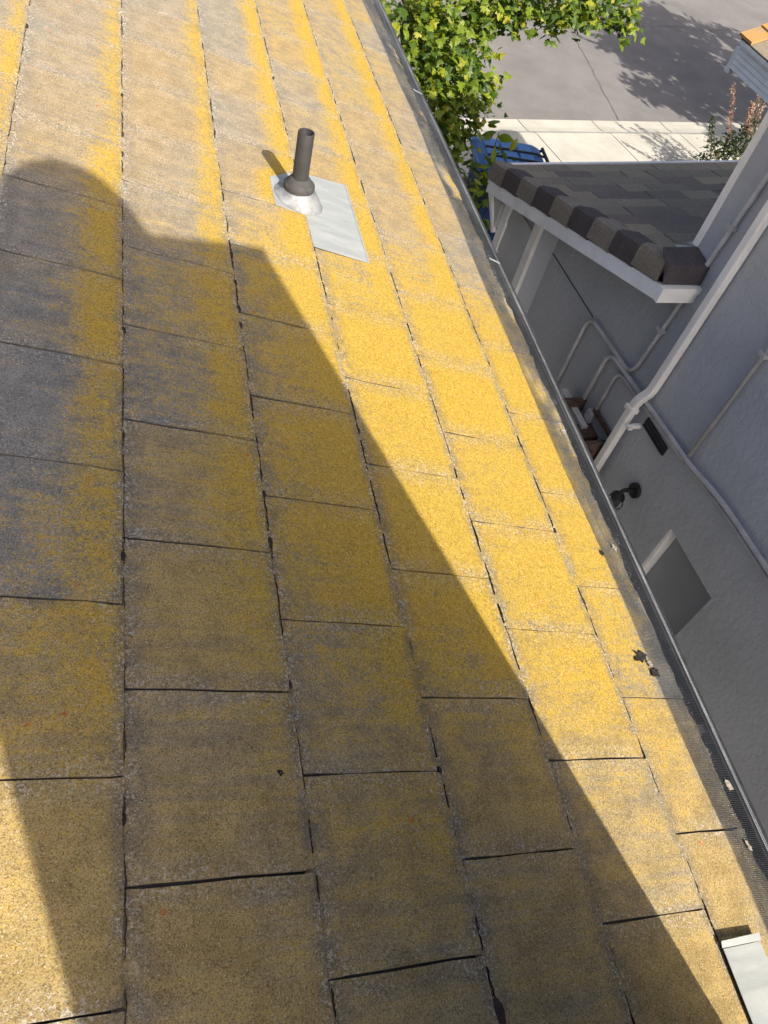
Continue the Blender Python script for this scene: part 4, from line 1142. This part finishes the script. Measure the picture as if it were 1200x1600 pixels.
for (bx_, by_, bz_), (tx_, ty_, tz_), mk in (((8.08, 9.50, 0.70), (7.93, 9.80, 1.31), 'petal'), ((7.85, 9.40, 0.50), (7.56, 9.40, 1.02), 'darkbush'), ((8.24, 9.42, 0.80), (8.10, 9.48, 1.22), 'petal'),
                                             ((8.36, 9.40, 0.75), (8.20, 9.50, 1.45), 'petal_tan'), ((8.50, 9.40, 0.75), (8.44, 9.45, 1.50), 'petal_tan'), ((8.30, 9.55, 0.8), (8.32, 9.72, 1.40), 'petal_tan'), ((8.62, 9.5, 0.7), (8.6, 9.6, 1.35), 'petal')):
    a_, b_ = Vector((bx_, by_, bz_))-FB, Vector((tx_, ty_, tz_))-FB
    m = MB(); m.taper([(0, 0, 0), a_, (a_+b_)*0.5 + Vector((0.01, 0.01, 0)), b_], [0.012, 0.009, 0.006, 0.003], 6); st_ = m.build('flower_stem', MAT['stem'], fl_)
    ms = []
    for k in range(210):
        f_ = r6.random(); p_ = a_*(1-f_)+b_*f_; rr = 0.062*(1-0.70*f_)
        an = r6.uniform(0, 2*PI); p_ = p_ + Vector((math.cos(an), math.sin(an), r6.uniform(-.3, .3)))*rr*r6.uniform(0.4, 1.1)
        ms.append(leaf_matrix(p_, r6.uniform(0.022, 0.046), r6, 0.9))
    leaf_cloud('flower_spike', ms, OL, MAT[mk], st_, 'stuff')
# ------------------------------------------------------------------ blue wheeled bin
bn = empty('wheeled_bin', (4.14, 7.70, -0.012), math.radians(-6))
tag(bn, 'blue wheeled bin with ribbed lid beyond the low grey roof', 'bin')
m = MB(); n = 8
def ring(wx, wy, z, ch=0.05, ox=0.0):
    return [(ox+wx-ch, -wy, z), (ox+wx, -wy+ch, z), (ox+wx, wy-ch, z), (ox+wx-ch, wy, z), (ox-wx+ch, wy, z), (ox-wx, wy-ch, z), (ox-wx, -wy+ch, z), (ox-wx+ch, -wy, z)]
lv = [ring(0.27, 0.25, 0.06, 0.05, 0.02), ring(0.29, 0.27, 0.12, 0.05, 0.02), ring(0.345, 0.325, 0.92), ring(0.375, 0.355, 0.93), ring(0.38, 0.36, 1.0), ring(0.355, 0.335, 1.005)]
m.add([p for r_ in lv for p in r_], [(i*n+k, i*n+(k+1) % n, (i+1)*n+(k+1) % n, (i+1)*n+k) for i in range(len(lv)-1) for k in range(n)] + [tuple(range(n))[::-1]])
m.build('body', MAT['bin'], bn, bevel=0.006)
m = MB(); lr = [ring(0.395, 0.375, 1.008, 0.06, -0.005), ring(0.395, 0.375, 1.035, 0.06, -0.005), ring(0.34, 0.32, 1.062, 0.05, -0.005), ring(0.30, 0.28, 1.066, 0.05, -0.005)]
m.add([p for r_ in lr for p in r_], [(i*n+k, i*n+(k+1) % n, (i+1)*n+(k+1) % n, (i+1)*n+k) for i in range(3) for k in range(n)] + [tuple(range(n))[::-1], tuple(range(3*n, 4*n))])
lid = m.build('lid', MAT['bin'], bn, bevel=0.006)
for i in range(3):
    for j in range(3):
        x0 = -0.285 + i*0.188; y0 = -0.265 + j*0.178
        m = MB(); m.hexa([(x0, y0, 1.067), (x0+0.168, y0, 1.067), (x0+0.168, y0+0.158, 1.067), (x0, y0+0.158, 1.067),
                          (x0+0.008, y0+0.008, 1.080), (x0+0.160, y0+0.008, 1.080), (x0+0.160, y0+0.150, 1.080), (x0+0.008, y0+0.150, 1.080)]); m.build('lid_panel', MAT['binlid'], lid)
for y_ in (-0.175, 0.0):
    m = MB(); m.tube([(-0.28, y_+0.085, 1.083), (0.30, y_+0.085, 1.083), (0.40, y_+0.085, 1.06)], 0.012, 8); m.build('lid_bar', MAT['binblack'], lid)
m = MB(); m.tube([(-0.402, -0.33, 1.03), (-0.402, 0.33, 1.03)], 0.016, 8); m.build('lid_edge', MAT['binlid'], lid)
m = MB(); m.tube([(0.44, -0.34, 1.03), (0.44, 0.34, 1.03)], 0.018, 10)
for y_ in (-0.30, 0.0, 0.30): m.tube([(0.36, y_, 1.0), (0.44, y_, 1.03)], 0.016, 8)
m.build('handle', MAT['binblack'], bn)
for y_ in (-0.28, 0.28):
    m = MB(); m.sweep([(0.30, y_-0.03, 0.125), (0.30, y_+0.03, 0.125)], [(0.125*math.cos(2*PI*k/20), 0.125*math.sin(2*PI*k/20)) for k in range(20)]); m.build('wheel', MAT['binblack'], bn)
